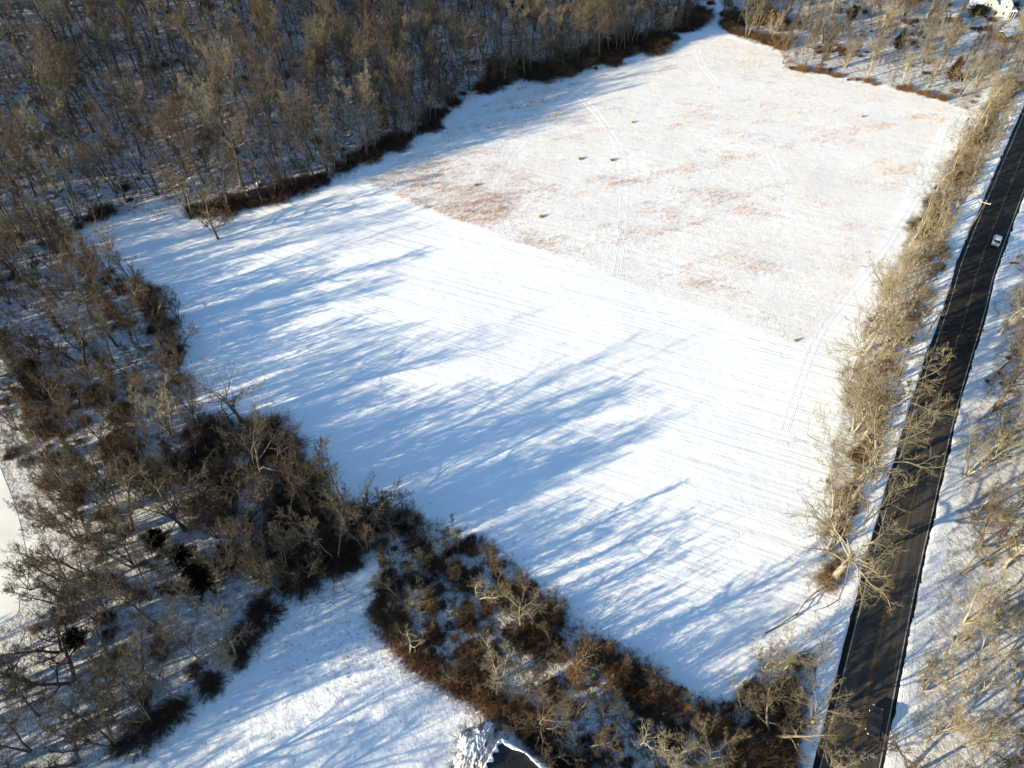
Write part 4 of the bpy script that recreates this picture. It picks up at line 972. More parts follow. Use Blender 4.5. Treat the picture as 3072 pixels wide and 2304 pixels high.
footprints([([(2040, 1060), (1900, 1160), (1780, 1250), (1700, 1330), (1500, 1450)], 0.8), ([(2060, 1040), (1850, 1200), (1720, 1290)], 0.9), ([(1560, 1130), (1562, 1220), (1558, 1320)], 0.8),
            ([(2050, 1340), (1980, 1440), (1900, 1490), (1850, 1540)], 0.8), ([(2230, 1580), (2160, 1700), (2130, 1800), (2100, 1930), (2085, 1990)], 0.7), ([(2050, 1690), (2150, 1680), (2230, 1590)], 0.7),
            ([(1200, 1260), (1240, 1330), (1290, 1390)], 0.6), ([(1900, 850), (1860, 960), (1790, 1020)], 0.9), ([(1430, 1020), (1380, 1100), (1340, 1200)], 1.0), ([(2380, 1180), (2200, 1280), (2050, 1360)], 0.9),
            ([(1200, 2030), (1330, 2080), (1420, 2130), (1480, 2180)], 0.6), ([(1180, 2060), (1290, 2110), (1400, 2170)], 0.6), ([(800, 2230), (900, 2160), (1050, 2080)], 0.6), ([(870, 2300), (1000, 2190), (1150, 2080)], 0.7),
            ([(1180, 2000), (1080, 2040), (980, 2080)], 0.5), ([(1480, 640), (1560, 700), (1620, 760)], 1.0), ([(900, 1150), (980, 1190), (1100, 1215)], 0.8), ([(2330, 1690), (2300, 1760), (2290, 1830)], 0.8)], 3)

# ------------------------------------------------------------------ stones, boulders, logs
m_rock = plain('rock', (0.10, 0.09, 0.075), (0.24, 0.21, 0.17), 2.5, bumpd=0.05)
m_cap = mat('snow_cap', (0.82, 0.83, 0.85), 0.8, 0.15)
def rockmesh(seed, cut=None, infl=1.0):
    r = random.Random(seed); import bmesh
    bm = bmesh.new(); bmesh.ops.create_icosphere(bm, subdivisions=2 if cut is None else 2, radius=1)
    for v in bm.verts:
        k = 0.86 + 0.28 * math.sin(v.co.x * 2.1 + seed) * math.cos(v.co.y * 2.7 + seed * 2) + r.uniform(-0.08, 0.08)
        v.co = v.co * k * infl
    if cut is not None:
        bmesh.ops.bisect_plane(bm, geom=bm.verts[:] + bm.edges[:] + bm.faces[:], plane_co=(0, 0, cut), plane_no=(0, 0, -1), clear_outer=True)
        bmesh.ops.holes_fill(bm, edges=bm.edges)
    me = bpy.data.meshes.new('rock'); bm.to_mesh(me); bm.free(); return me
RM = [rockmesh(i) for i in range(4)]; CM = [rockmesh(i, 0.42, 1.05) for i in range(4)]
for m_ in RM: m_.materials.append(m_rock)
for m_ in CM: m_.materials.append(m_cap)
def boulder(x, y, s, label, group=None, parent=None, sq=0.7, name='boulder', cap=True):
    z = Hs(x, y); k = random.randrange(4)
    if parent is None:
        t = thing(name, label, 'boulder', (x, y, z), random.random() * 6, group)
        o = link('rock', RM[k], t, (0, 0, s * sq * 0.45)); o.scale = (s, s * 0.8, s * sq)
        if cap: c = link('snow_cap', CM[k], t, (0, 0, s * sq * 0.45)); c.scale = (s, s * 0.8, s * sq)
    else:
        o = link('stone', RM[k], parent, (x - parent.location.x, y - parent.location.y, z - parent.location.z + s * sq * 0.4)); o.scale = (s, s * 0.8, s * sq)
        o.rotation_euler = (0, 0, random.random() * 6)
        if cap: c = link('snow_cap', CM[k], o)
boulder(*P(122, 405), 3.6, 'big dark boulder with a flat snow cap on the left hillside', sq=0.75)
for (u, v, s, lb) in [(105, 440, 1.6, 'dark rock just below the big snow-capped boulder'), (178, 575, 1.1, 'round dark rock on a snow patch of the left hillside'), (160, 593, 0.8, 'dark rock next to the round one, lower'),
                      (255, 385, 1.0, 'small dark rock in the hillside wood right of the boulder'), (595, 175, 1.3, 'dark rock deep in the hillside wood'), (320, 407, 0.9, 'flat dark rock among straight trunks'),
                      (580, 100, 1.2, 'rock high in the hillside wood, above the deep one')]:
    boulder(*P(u, v), s, lb)
rb = np.random.RandomState(3); RK = []
for i in range(60):
    u, v = rb.uniform(20, 1500), rb.uniform(20, 620)
    x, y = P(u, v)
    if edge_dist(np.array([x]), np.array([y]))[0] < 4: continue
    RK.append(dict(key='rock', x=x, y=y, h=rb.uniform(0.4, 1.1)))
name_all(RK)
for c in RK: boulder(c['x'], c['y'], c['h'], c['label'], 'rocks on the hillside')
# low stone wall and rock piles along the road
def wall(px, n, label, s=(0.22, 0.5), wid=0.5, name='stone_wall'):
    L = resample([P(*p) for p in px], 0.05); x0, y0 = L[len(L) // 2]
    t = thing(name, label, 'stone wall' if name == 'stone_wall' else 'rock pile', (x0, y0, Hs(x0, y0)))
    for i in range(n):
        c = L[int(i / n * len(L))]; boulder(c[0] + random.uniform(-wid, wid), c[1] + random.uniform(-wid, wid), random.uniform(*s), '', parent=t)
wall([(2672, 1243), (2662, 1262), (2655, 1285), (2650, 1305), (2640, 1325), (2622, 1362)], 34, 'low tumbled stone wall beside the two-post board at the road')
wall([(2755, 940), (2768, 938), (2782, 948)], 14, 'pile of snow-capped rocks near the road, above the first utility pole', (0.35, 0.65), 0.8, 'rock_pile')
wall([(2745, 975), (2730, 1010), (2715, 1050), (2705, 1090), (2690, 1130)], 18, 'broken line of stones between the twin-trunked tree and the road', (0.2, 0.45), 0.7)
wall([(1560, 2165), (1575, 2180), (1580, 2190)], 4, 'few stones by the corner of the house roof', (0.25, 0.45), 0.5, 'rock_pile')
# brush mounds in the meadow
for i, (u, v, lb) in enumerate([(1741, 477, 'left one of the two brush heaps by the tyre tracks'), (1836, 481, 'right one of the two brush heaps by the tyre tracks'), (1429, 556, 'small brush heap near the tan grass patch'),
                                (1624, 651, 'small brush heap left of the tyre tracks, lowest in the meadow'), (1898, 368, 'faint brush heap in the far meadow'), (2387, 1023, 'single tuft of brush at the lower corner of the meadow'), (2588, 351, 'reddish brush tuft in the upper right meadow')]):
    x, y = flat(u, v); plant('shrub_t', x, y, 0.5, name='brush_heap', label=lb, cat='brush heap', sz=0.9 if i < 4 else 0.6)
# fallen logs in the woods
m_log = plain('log_bark', (0.05, 0.04, 0.03), (0.12, 0.095, 0.07), 2, bumpd=0.02)
def log(u0, v0, u1, v1, r0, label, group=None):
    a = P(u0, v0); b = P(u1, v1); m = MB(); za, zb = Hs(*a), Hs(*b)
    c = ((a[0] + b[0]) / 2, (a[1] + b[1]) / 2)
    m.bar((a[0] - c[0], a[1] - c[1], za + r0), (b[0] - c[0], b[1] - c[1], zb + r0 * 1.6), r0, r0 * 0.5, 7)
    m.bar((0, 0, (za + zb) / 2 + r0), ((b[1] - a[1]) * 0.2, (a[0] - b[0]) * 0.2, (za + zb) / 2 + r0 + 0.5), r0 * 0.4, 0.03, 5)
    o = m.build('fallen_log', m_log); o.location = (c[0], c[1], 0); o['label'] = label; o['category'] = 'log'
    if group: o['group'] = group
for a in [(95, 375, 270, 440, 0.3, 'long fallen trunk running right from the big boulder'), (930, 30, 1075, 75, 0.25, 'straight log line high in the hillside wood'), (470, 570, 575, 562, 0.2, 'fallen log behind the tree cluster of the cove'),
          (295, 440, 375, 445, 0.18, 'thin fallen log in the left hillside wood'), (800, 368, 870, 372, 0.18, 'fallen log under the broad grey-crowned tree'), (1150, 60, 1200, 130, 0.22, 'slanting fallen log behind the white-branched trunk'),
          (1180, 330, 1240, 318, 0.18, 'fallen log close to the wood rim behind brambles'), (800, 1420, 1000, 1440, 0.16, 'x')][:7]:
    log(*a)
log(325, 1215, 352, 1190, 0.25, 'snow-streaked fallen trunk in the clearing of the left wood')
log(810, 1480, 900, 1490, 0.15, 'fallen branch in the dark thicket above the lower field')

# ------------------------------------------------------------------ fence, posts
m_wd = plain('weathered_wood', (0.09, 0.055, 0.035), (0.18, 0.12, 0.08), 3, bumpd=0.01)
fp = [flat(*p) for p in [(2496, 1752), (2452, 1776), (2415, 1808), (2387, 1846), (2335, 1882), (2288, 1908)]]
ft = thing('rail_fence', 'weathered split-rail fence running down from the big pale tree to the thicket', 'fence', (fp[2][0], fp[2][1], 0))
o0 = ft.location
for k, (x, y) in enumerate(fp):
    m = MB(); m.bar((x - o0.x, y - o0.y, -0.2), (x - o0.x + 0.05, y - o0.y, 1.25), 0.11, 0.09, 6); m.build('post', m_wd, ft)
for k in range(5):
    for zz in (0.55, 1.0):
        (x0, y0), (x1, y1) = fp[k], fp[k + 1]
        m = MB(); m.bar((x0 - o0.x, y0 - o0.y, zz), (x1 - o0.x, y1 - o0.y, zz + random.uniform(-0.15, 0.1)), 0.075, 0.06, 5); m.build('rail', m_wd, ft)
for u, v, lb, hh in [(2277, 202, 'short wooden stake in the upper meadow near the wood notch', 1.6), (2525, 248, 'thin stake at the upper meadow rim', 1.4), (2766, 296, 'dark leaning stake at the upper right meadow corner', 2.0)]:
    x, y = flat(u, v); m = MB(); m.bar((0, 0, -0.1), (0.12, 0, hh), 0.07, 0.06, 6); o = m.build('stake', m_wd); o.location = (x, y, Hs(x, y)); o['label'] = lb; o['category'] = 'stake'

# ------------------------------------------------------------------ utility poles and wires
m_pole = plain('pole_wood', (0.13, 0.085, 0.05), (0.22, 0.15, 0.09), 1.5, bumpd=0.01)
m_arm = plain('pale_crossarm', (0.5, 0.48, 0.44), (0.65, 0.62, 0.58), 3, bumpd=0)
m_ins = mat('insulator', (0.55, 0.55, 0.55), 0.3, 0.5)
m_wire = mat('wire', (0.05, 0.05, 0.05), 0.6, 0.3)
poles = []
def road_dir(x, y):
    i = int(np.argmin(np.hypot(RC[:, 0] - x, RC[:, 1] - y))); i = min(max(i, 1), len(RC) - 2); t = RC[i + 1] - RC[i - 1]; return math.atan2(t[1], t[0])
def pole(x, y, h, label, arm=1.3):
    a = road_dir(x, y); t = thing('utility_pole', label, 'utility pole', (x, y, 0.02), a)
    m = MB(); m.bar((0, 0, -0.3), (0, 0, h), 0.17, 0.11, 8); m.build('pole', m_pole, t)
    m = MB(); m.box((0, 0.0, h - 0.5), (0.14, arm * 2, 0.16)); m.build('crossarm', m_arm, t)
    for s in (-arm + 0.1, 0.0, arm - 0.1):
        m = MB(); m.bar((0, s, h - 0.42 if s else h), (0, s, h - 0.15 if s else h + 0.25), 0.07, 0.05, 6); m.build('insulator', m_ins, t)
    if arm > 1.2:
        m = MB(); m.bar((0.26, 0, h - 2.6), (0.26, 0, h - 1.7), 0.2, 0.2, 8); m.build('transformer', m_ins, t)
    poles.append((x, y, h, a, arm)); return t
pole(32, -14, 11, 'utility pole just past the bottom of the road')
pole(*flat(2767, 1024), 8.6, 'wooden utility pole beside the whitish twin-trunked tree, left of the road', 0.9)
pole(*flat(2902, 700), 9.5, 'utility pole with a white crossarm, left of the road across from the white car', 1.15)
pole(*flat(2990, 437), 9.0, 'farthest utility pole in view, near the upper right end of the road', 0.9)
pole(205 - 12, 262, 9.5, 'utility pole beyond the upper right corner')
for k in range(len(poles) - 1):
    for s in (-1, 0, 1):
        p = []
        for (x, y, h, a, arm) in (poles[k], poles[k + 1]):
            o_ = s * (arm - 0.1); p.append(Vector((x - math.sin(a) * o_, y + math.cos(a) * o_, (h - 0.15) if s else h + 0.25)))
        m = MB(); n = 14; pv = None
        for i in range(n + 1):
            t = i / n; c = p[0].lerp(p[1], t); c.z -= 4 * 1.1 * t * (1 - t)
            if pv is not None: m.bar(pv, c, 0.022, 0.022, 3)
            pv = c
        where = ['over the lower end of the road', 'beside the middle of the road', 'beside the upper road', 'beyond the farthest pole'][k]
        o = m.build('power_line', m_wire); o['label'] = '%s power line %s' % (['field-side', 'top', 'road-side'][s + 1], where); o['category'] = 'power line'; o['group'] = 'power lines along the road'

# ------------------------------------------------------------------ signs
m_gs = mat('green_sign_paint', (0.0, 0.20, 0.07), 0.5, 0.4); m_sw = mat('sign_white', (0.75, 0.75, 0.75), 0.5, 0.3); m_st = mat('galvanised_post', (0.25, 0.25, 0.25), 0.5, 0.4, 0.6)
def sign(x, y, rz, label, w_, h_, z_, m_face, posts=1, border=True, name='road_sign', two=None):
    t = thing(name, label, 'sign', (x, y, 0.0), rz)
    for s in ([0] if posts == 1 else [-w_ / 2 + 0.06, w_ / 2 - 0.06]):
        m = MB(); m.box((s, 0.03, z_ / 2 + h_ / 2), (0.07, 0.05, z_ + h_)); m.build('post', m_st if posts == 1 else m_wd, t)
    m = MB(); m.box((0, -0.012, z_ + h_ / 2), (w_, 0.02, h_)); m.build('panel', m_face, t)
    if border:
        for cz, hh in ((z_ + 0.04, 0.03), (z_ + h_ - 0.04, 0.03)):
            m = MB(); m.box((0, -0.026, cz), (w_ - 0.08, 0.004, hh)); m.build('border', m_sw, t)
        for k, ww in enumerate((0.36, 0.22, 0.3)):
            m = MB(); m.box((-w_ * 0.3 + k * w_ * 0.28, -0.026, z_ + h_ / 2), (w_ * 0.2, 0.004, 0.10)); m.build('lettering_stroke', m_sw, t)
    return t
gx, gy = flat(2717, 1166); gx2, gy2 = flat(2737, 1180)
sign(gx + 0.4, gy, R(-8), 'small green road sign on a post in the snow left of the road', 1.5, 0.8, 1.5, m_gs)
# two-post board (seen from behind)
bx, by = flat(2668, 1298)
t = thing('notice_board', 'bare wooden two-post board beside the low stone wall', 'sign', (bx, by, 0), R(-15))
for s in (-0.6, 0.6):
    m = MB(); m.bar((s, 0, -0.1), (s, 0, 1.75), 0.06, 0.06, 6); m.build('post', m_wd, t)
m = MB(); m.box((0, 0.0, 1.25), (1.15, 0.05, 0.75)); m.build('board', plain('plywood', (0.22, 0.19, 0.13), (0.32, 0.27, 0.19), 3, bumpd=0), t)
for z_ in (0.85, 1.66):
    m = MB(); m.box((0, -0.05, z_), (1.3, 0.05, 0.08)); m.build('rail', m_wd, t)
# orange diamond warning sign at the right border
ox, oy = flat(3062, 640)
t = thing('warning_sign', 'orange warning sign on a post at the right border beside the road', 'sign', (ox + 0.5, oy, 0), R(-30))
m = MB(); m.box((0, 0.03, 1.1), (0.06, 0.05, 2.2)); m.build('post', m_st, t)
mo = mat('orange_paint', (0.75, 0.22, 0.01), 0.5, 0.4); m = MB()
m.add([(0, -0.02, 1.3), (0.65, -0.02, 1.95), (0, -0.02, 2.6), (-0.65, -0.02, 1.95), (0, 0, 1.3), (0.65, 0, 1.95), (0, 0, 2.6), (-0.65, 0, 1.95)], [(0, 1, 2, 3), (7, 6, 5, 4), (0, 4, 5, 1), (1, 5, 6, 2), (2, 6, 7, 3), (3, 7, 4, 0)])
m.build('panel', mo, t)
# white arched frames with a blue panel at the right border
ax_, ay_ = flat(3052, 776)
t = thing('swing_frame', 'white post frame with a blue panel and a grey ball at the right border', 'frame', (ax_, ay_, 0), R(20))
for s in (-1.0, 1.15):
    m = MB(); m.bar((s, 0, 0), (s, 0, 1.5), 0.07, 0.07, 6); m.build('post', m_sw, t)
m = MB(); m.bar((-1.0, 0, 1.5), (1.15, 0, 1.5), 0.05, 0.05, 6); m.build('top_rail', m_sw, t)
m = MB(); m.box((0.6, 0, 0.9), (0.8, 0.05, 0.8)); m.build('panel', mat('blue_panel', (0.12, 0.3, 0.45), 0.5, 0.3), t)
gb = link('ball', RM[0], t, (-0.4, 0, 0.7)); gb.scale = (0.42, 0.42, 0.42)
lx, ly = flat(3040, 790)
m = MB(); m.bar((-0.9, 0, 0.25), (1.0, -0.3, 0.22), 0.26, 0.2, 8); o = m.build('tree_stump_log', plain('red_brown_log', (0.10, 0.035, 0.02), (0.2, 0.08, 0.05), 3)); o.location = (lx, ly, 0); o['label'] = 'short reddish brown log on the snow below the white frame'; o['category'] = 'log'
# mailbox on the right kerb
mx, my = flat(2934, 1003)
t = thing('mailbox', 'dark mailbox on a short post at the right edge of the road', 'mailbox', (mx + 0.6, my, 0.05), road_dir(mx, my))
m = MB(); m.box((0, 0, 0.5), (0.1, 0.1, 1.0)); m.build('post', m_wd, t)
m = MB(); m.box((0, 0.05, 1.1), (0.25, 0.55, 0.22))
for k in range(6):
    a, b = math.pi * k / 6, math.pi * (k + 1) / 6
    m.add([(0.125 * math.cos(a), -0.225, 1.21 + 0.11 * math.sin(a)), (0.125 * math.cos(b), -0.225, 1.21 + 0.11 * math.sin(b)), (0.125 * math.cos(b), 0.325, 1.21 + 0.11 * math.sin(b)), (0.125 * math.cos(a), 0.325, 1.21 + 0.11 * math.sin(a))], [(0, 1, 2, 3)])
m.build('box', mat('dark_metal', (0.03, 0.03, 0.03), 0.4, 0.5), t)
m = MB(); m.box((0.14, 0.1, 1.3), (0.02, 0.03, 0.25)); m.build('flag', mat('red_flag', (0.4, 0.02, 0.02), 0.5), t)

# ------------------------------------------------------------------ cars
m_gl = mat('car_glass', (0.015, 0.02, 0.025), 0.08, 0.6); m_tyre = mat('tyre', (0.02, 0.02, 0.02), 0.8, 0.2); m_rim = mat('rim', (0.4, 0.4, 0.4), 0.35, 0.5, 0.8)
m_red = mat('tail_light', (0.35, 0.01, 0.01), 0.3, 0.5); m_hl = mat('headlight', (0.7, 0.7, 0.7), 0.15, 0.6); m_trim = mat('black_trim', (0.02, 0.02, 0.02), 0.6, 0.3)
def sedan(x, y, z, rz, paint, label):
    """nose towards +X"""
    t = thing('car', label, 'car', (x, y, z), rz)
    W2 = 0.9
    # body: cross-sections along x (x, half width low, half width top, z low, z top)
    S = [(-2.35, .66, .60, .42, .78), (-2.28, .80, .74, .30, .98), (-1.9, .88, .80, .24, 1.04), (-1.3, .9, .82, .2, 1.02), (-.4, .9, .83, .2, .98), (.6, .9, .83, .2, .97), (1.2, .9, .82, .22, .93), (1.9, .87, .76, .24, .84), (2.28, .78, .66, .3, .70), (2.38, .62, .55, .4, .60)]
    V = []; F = []
    for (sx, wl, wt, zl, zt) in S:
        V += [(sx, -wl * .93, zl), (sx, -wl, (zl + zt) / 2), (sx, -wt, zt), (sx, -wt * .4, zt + .03), (sx, wt * .4, zt + .03), (sx, wt, zt), (sx, wl, (zl + zt) / 2), (sx, wl * .93, zl)]
    n = 8
    for k in range(len(S) - 1):
        for j in range(n): a = k * n + j; b = k * n + (j + 1) % n; F.append((a, b, b + n, a + n))
    F += [tuple(range(n - 1, -1, -1)), tuple(range((len(S) - 1) * n, len(S) * n))]
    link('body', mesh('body', V, F, paint, True), t)
    def cab(x0, x1, x2, x3, w0, w1, z0, z1, m_, name):
        V = [(x0, -w0, z0), (x0, w0, z0), (x3, w0, z0), (x3, -w0, z0), (x1, -w1, z1), (x1, w1, z1), (x2, w1, z1), (x2, -w1, z1)]
        return link(name, mesh(name, V, [(3, 2, 1, 0), (4, 7, 6, 5)[::-1], (0, 1, 5, 4), (1, 2, 6, 5), (2, 3, 7, 6), (3, 0, 4, 7)], m_), t)
    cab(-1.75, -1.08, .28, 1.15, .80, .62, .98, 1.40, m_gl, 'windows')
    cab(-1.12, -1.0, .2, .34, .63, .58, 1.40, 1.455, paint, 'roof')
    for s in (-1, 1):
        for (xa, za, xb, zb) in ((-1.75, .99, -1.1, 1.42), (1.15, .99, .3, 1.42), (-.35, .99, -.35, 1.42)):
            m = MB(); m.bar((xa, s * .795, za), (xb, s * .625, zb), 0.04, 0.04, 4); m.build('pillar', paint, t)
        m = MB(); m.box((.75, s * .98, 1.0), (.14, .2, .13)); m.build('mirror', paint, t)
        m = MB(); m.box((2.26, s * .58, .66), (.14, .3, .12)); m.build('headlight', m_hl, t)
        m = MB(); m.box((-2.28, s * .62, .82), (.10, .26, .14)); m.build('tail_light', m_red, t)
        for wx in (-1.42, 1.45):
            wy = s * .82
            m = MB(); m.bar((wx, wy - .1, .33), (wx, wy + .1, .33), .33, .33, 16); o = m.build('wheel', m_tyre, t)
            m = MB(); m.bar((wx, wy + s * .09, .33), (wx, wy + s * .112, .33), .2, .19, 10); m.build('rim', m_rim, o)
    m = MB(); m.box((-2.36, 0, .52), (.08, 1.1, .14)); m.build('bumper', m_trim, t)
    m = MB(); m.box((2.37, 0, .46), (.06, 1.0, .14)); m.build('grille', m_trim, t)
    return t
cx, cy = flat(2990, 722, 0.7)
i = int(np.argmin(np.hypot(RC[:, 0] - cx, RC[:, 1] - cy))); a = road_dir(cx, cy)
bi = RC[i]; rt = np.array([math.sin(a), -math.cos(a)])
foot = np.array([cx, cy]); lat = (foot - bi) @ rt
foot = foot + rt * (2.0 - lat)
p_w = mat('white_car_paint', (0.62, 0.64, 0.62), 0.25, 0.5); p_b = mat('black_car_paint', (0.012, 0.013, 0.016), 0.2, 0.6)
sedan(foot[0], foot[1], 0.155, a, p_w, 'white car driving away in the right lane')
cx, cy = flat(2632, 2170, 0.7)
i = int(np.argmin(np.hypot(RC[:, 0] - cx, RC[:, 1] - cy))); a = road_dir(cx, cy); bi = RC[i]; rt = np.array([math.sin(a), -math.cos(a)])
foot = np.array([cx, cy]); foot = foot + rt * (1.9 - (foot - bi) @ rt)
sedan(foot[0], foot[1], 0.155, a, p_b, 'black car in the shade at the bottom of the road')

# ------------------------------------------------------------------ house whose roof corner shows at the bottom
m_sh2 = mat('roof_felt', (0.035, 0.033, 0.03), 0.85, 0.2); q = N(m_sh2)
q.l(q.ramp(q.noise(1.2, 5, 0.65), [(0.3, (0.022, 0.021, 0.02)), (0.6, (0.042, 0.039, 0.034)), (0.8, (0.075, 0.066, 0.052))]), q.b.inputs['Base Color']); q.bump(q.noise(6, 3, .6), .4, .02)
m_fas = mat('red_brown_fascia', (0.12, 0.035, 0.02), 0.7); m_sid = plain('brown_siding', (0.16, 0.12, 0.09), (0.2, 0.15, 0.11), 1.5)
ZR = 5.2
c0 = Vector((*flat(1503, 2214, ZR), 0)); c1 = Vector((*flat(1650, 2306, ZR), 0)); c2 = Vector((*flat(1462, 2300, ZR), 0))
ang = math.atan2(c1.y - c0.y, c1.x - c0.x)
hs = thing('house', 'house with a dark roof, only its corner in view at the bottom edge', 'house', (c0.x, c0.y, 0), ang)
LX, LY = 15.0, 10.0       # local +X along the snowy eave, local -Y away from it
m = MB(); m.box((LX / 2, -LY / 2, ZR / 2 - 0.2), (LX - 0.8, LY - 0.8, ZR - 0.1)); m.build('wall', m_sid, hs)
V = [(0, 0, ZR - .15), (LX, 0, ZR - .15), (LX, -LY, ZR - .15), (0, -LY, ZR - .15), (0, 0, ZR), (LX, 0, ZR), (LX, -LY / 2, ZR + 1.0), (0, -LY / 2, ZR + 1.0), (LX, -LY, ZR), (0, -LY, ZR)]
link('roof', mesh('roof', V, [(3, 2, 1, 0), (4, 5, 6, 7), (7, 6, 8, 9), (0, 1, 5, 4), (2, 3, 9, 8), (0, 4, 7, 9, 3), (1, 2, 8, 6, 5)], m_sh2), hs)
m = MB(); m.box((LX / 2, 0.05, ZR - .06), (LX + .2, 0.08, 0.2)); m.build('fascia', m_fas, hs)
m = MB(); m.box((-0.05, -LY / 2, ZR - .08), (0.08, LY, 0.16)); m.build('fascia', m_trim, hs)
m = MB(); m.bar((2.3, -2.2, ZR + .3), (2.3, -2.2, ZR + .95), .08, .08, 8); m.build('vent_pipe', m_trim, hs)
def lump(name, fn, nu, nv, m_, parent, seed, amp=0.06, label=None, cat=None):
    """a lumpy sheet of snow: fn(u, v) -> point and thickness"""
    r = np.random.RandomState(seed); V = []
    for i in range(nu):
        for j in range(nv):
            u, v = i / (nu - 1), j / (nv - 1); x, y, z, th = fn(u, v)
            e = 1.0 if 0 < i < nu - 1 and 0 < j < nv - 1 else 0.0
            V.append((x + r.normal(0, amp), y + r.normal(0, amp), z + e * (th + r.normal(0, amp))))
    F = [(i * nv + j, (i + 1) * nv + j, (i + 1) * nv + j + 1, i * nv + j + 1) for i in range(nu - 1) for j in range(nv - 1)]
    return link(name, mesh(name, V, F, m_, True), parent)
lump('snow_drift', lambda u, v: (u * LX, 0.12 - v * (0.45 + 0.25 * math.sin(u * 19)), ZR + 0.0 + v * 0.09, 0.26), 60, 6, m_cap, hs, 2, 0.04)
lump('snow_drift', lambda u, v: (-0.12 + v * (0.45 + 0.3 * math.sin(u * 23 + 1)), -u * LY * .5 - 0.2, ZR + 0.02 + u * 1.0, 0.22), 26, 6, m_cap, hs, 3, 0.05)
# snow heap slid off beside the house, over bent shrubs
hx, hy = flat(1432, 2262, 0.8)
V = []; F = []; r = np.random.RandomState(8); nu, nv = 34, 26
for i in range(nu):
    for j in range(nv):
        u, v = i / (nu - 1) * 2 - 1, j / (nv - 1) * 2 - 1; rr = math.hypot(u, v)
        edge = 1 + 0.12 * math.sin(5 * math.atan2(v, u)) + 0.08 * math.sin(9 * math.atan2(v, u) + 1)
        z = max(0.0, 1 - (rr / edge) ** 2) ** 0.5 * 2.3
        z = z * (0.72 + 0.3 * r.rand()) - 0.25
        V.append((u * 3.3, v * 4.6, z))
F = [(i * nv + j, (i + 1) * nv + j, (i + 1) * nv + j + 1, i * nv + j + 1) for i in range(nu - 1) for j in range(nv - 1)]
sh = thing('snow_laden_bush', 'large lumpy snow-laden bush beside the house corner', 'bush', (hx, hy, 0), R(-22))
link('snow_load', mesh('snow_load', V, F, m_cap, False), sh)
o = link('stems', PROTO['shrub_b'][0], sh); o.scale = (1.0, 1.4, 0.75)

# ------------------------------------------------------------------ white house at the top right
m_wh = mat('white_siding', (0.5, 0.49, 0.44), 0.7); q = N(m_wh)
wv = q.n('ShaderNodeTexWave', wave_type='BANDS', bands_direction='Z'); wv.inputs['Scale'].default_value = 2.0; q.l(q.pos(), wv.inputs[0]); q.bump(wv.outputs['Fac'], 0.3, 0.03)
m_win = mat('window_glass', (0.02, 0.025, 0.03), 0.1, 0.5); m_rf = mat('snowy_roof', (0.80, 0.81, 0.83), 0.8); m_dr = plain('dark_shingles', (0.05, 0.04, 0.035), (0.09, 0.06, 0.05), 3)
wx, wy = flat(2912, 42)
wh = thing('white_house', 'white two-gabled house behind the trees in the upper right corner', 'house', (wx, wy, 0), R(-12), s=0.66)
def gable(x0, x1, y0, y1, he, hr, parent, long_left=False):
    """gable end towards -Y; ridge along Y"""
    xm = x0 + (x1 - x0) * (0.72 if long_left else 0.5)
    hl = he * (0.45 if long_left else 1)
    V = [(x0, y0, 0), (x1, y0, 0), (x1, y1, 0), (x0, y1, 0), (x0, y0, hl), (x1, y0, he), (x1, y1, he), (x0, y1, hl), (xm, y0, hr), (xm, y1, hr)]
    link('wall', mesh('wall', V, [(0, 1, 5, 8, 4), (2, 3, 7, 9, 6), (3, 0, 4, 7), (1, 2, 6, 5)], m_wh), parent)
    e = 0.35
    for (xa, za, sg) in ((x0, hl, -1), (x1, he, 1)):
        dx, dz = xa - xm, za - hr; L = math.hypot(dx, dz); ux, uz = dx / L, dz / L
        xb, zb = xa + ux * e, za + uz * e
        V = [(xm, y0 - e, hr + .05), (xm, y1 + e, hr + .05), (xb, y1 + e, zb + .05), (xb, y0 - e, zb + .05)]
        V += [(a, b, c + .28) for a, b, c in V]
        F = [(3, 2, 1, 0), (4, 5, 6, 7), (0, 1, 5, 4), (1, 2, 6, 5), (2, 3, 7, 6), (3, 0, 4, 7)]
        link('roof', mesh('roof', V, F, m_rf), parent)
        m = MB(); m.bar((xm, y0 - e - .02, hr), (xb, y0 - e - .02, zb), .1, .1, 4); m.build('rake_board', m_dr, parent)
def window(x, y, z, w_, h_, parent, nrm='y'):
    m = MB(); s = (w_ + .2, .06, h_ + .2) if nrm == 'y' else (.06, w_ + .2, h_ + .2)
    m.box((x, y, z), s); f = m.build('window', m_sw, parent)
    m = MB(); s = (w_, .04, h_) if nrm == 'y' else (.04, w_, h_)
    m.box((x, y - .03 if nrm == 'y' else y, z) if nrm == 'y' else (x + .03, y, z), s); m.build('pane', m_win, f)
gable(0, 11.5, 0, 10, 6.2, 9.4, wh, True)
window(6.6, -.03, 5.6, .9, 1.3, wh); window(8.2, -.03, 5.6, .9, 1.3, wh); window(6.9, -.03, 2.2, .9, 1.3, wh)
gable(13.4, 18.6, -2.0, 9, 6.6, 9.6, wh)
window(15.6, -2.03, 5.8, .9, 1.4, wh); window(15.6, -2.03, 2.4, 1.0, 1.4, wh)
m = MB(); m.box((12.6, 3.5, 2.6), (2.3, 6.2, 5.2)); m.build('entry_wall', m_wh, wh)
m = MB(); m.box((12.5, 3.2, 5.35), (2.8, 7.2, .3)); m.build('entry_roof', m_rf, wh)
m = MB(); m.box((12.5, .36, 1.1), (1.0, .06, 2.1)); m.build('door', m_dr, wh)
m = MB(); m.box((20.3, 0.5, 1.9), (3.2, 4.0, 3.8)); m.build('porch', m_win, wh)
m = MB(); m.box((20.4, 0.2, 3.95), (3.8, 5.0, .3)); m.build('porch_roof', m_rf, wh)
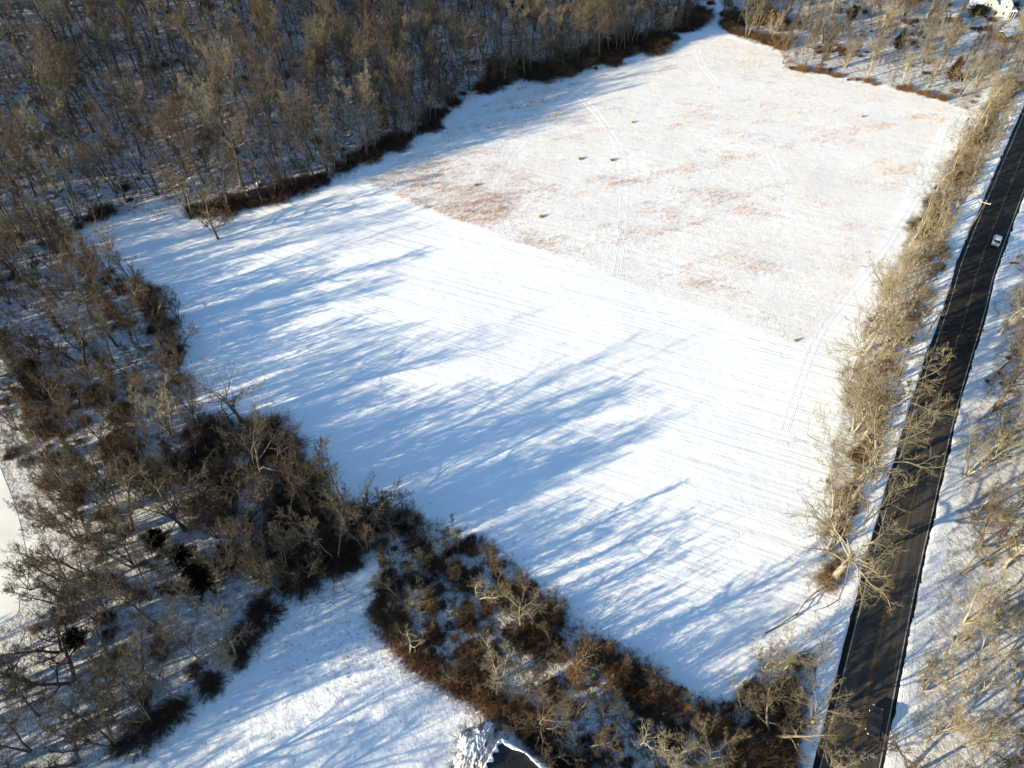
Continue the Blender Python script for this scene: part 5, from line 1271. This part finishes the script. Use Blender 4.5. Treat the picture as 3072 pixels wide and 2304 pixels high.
for xx in (19.2, 20.5, 21.8):
    m = MB(); m.box((xx, -2.1, 1.9), (.18, .18, 3.8)); m.build('porch_post', m_sw, wh)
m = MB(); m.box((9.0, 6.0, 9.3), (.9, .9, 2.4)); m.build('chimney', plain('brick', (0.2, .08, .05), (.3, .13, .09), 3), wh)
# red shed roof left of the house and a snow-covered shed below it
sx, sy = flat(2850, 62)
t = thing('red_shed', 'small red shed with a snowy roof among trees left of the white house', 'shed', (sx, sy, 0), R(-15), s=0.75)
m = MB(); m.box((0, 0, 1.2), (4.2, 3.2, 2.4)); m.build('wall', mat('red_boards', (0.13, .035, .022), .8), t)
V = [(-2.4, -1.9, 2.3), (2.4, -1.9, 2.3), (2.4, 0, 3.5), (-2.4, 0, 3.5), (2.4, 1.9, 2.3), (-2.4, 1.9, 2.3)]
V2 = V + [(a, b, c + .25) for a, b, c in V]
link('roof', mesh('roof', V2, [(0, 3, 2, 1), (3, 5, 4, 2), (6, 7, 8, 9), (9, 8, 10, 11), (0, 1, 7, 6), (5, 11, 10, 4), (0, 6, 9, 3), (3, 9, 11, 5), (1, 2, 8, 7), (2, 4, 10, 8)], m_rf), t)
link('gable', mesh('gable', [(-2.1, -1.6, 2.4), (-2.1, 1.6, 2.4), (-2.1, 0, 3.45), (2.1, -1.6, 2.4), (2.1, 1.6, 2.4), (2.1, 0, 3.45)], [(0, 2, 1), (3, 4, 5)], mat('red_gable', (0.13, .035, .022), .8)), t)
sx, sy = flat(3010, 118)
t = thing('snow_roofed_shed', 'low brown shed under a smooth snowy roof below the white house', 'shed', (sx, sy, 0), R(30), s=0.85)
m = MB(); m.box((0, 0, 1.3), (5.4, 4.4, 2.6)); m.build('wall', plain('tan_boards', (0.11, .07, .04), (.17, .11, .065), 3), t)
V = [(-3.1, -2.6, 2.5), (3.1, -2.6, 2.5), (3.1, 0, 3.8), (-3.1, 0, 3.8), (3.1, 2.6, 2.5), (-3.1, 2.6, 2.5)]
V2 = V + [(a, b, c + .25) for a, b, c in V]
link('roof', mesh('roof', V2, [(0, 3, 2, 1), (3, 5, 4, 2), (6, 7, 8, 9), (9, 8, 10, 11), (0, 1, 7, 6), (5, 11, 10, 4), (0, 6, 9, 3), (3, 9, 11, 5), (1, 2, 8, 7), (2, 4, 10, 8)], m_rf), t)
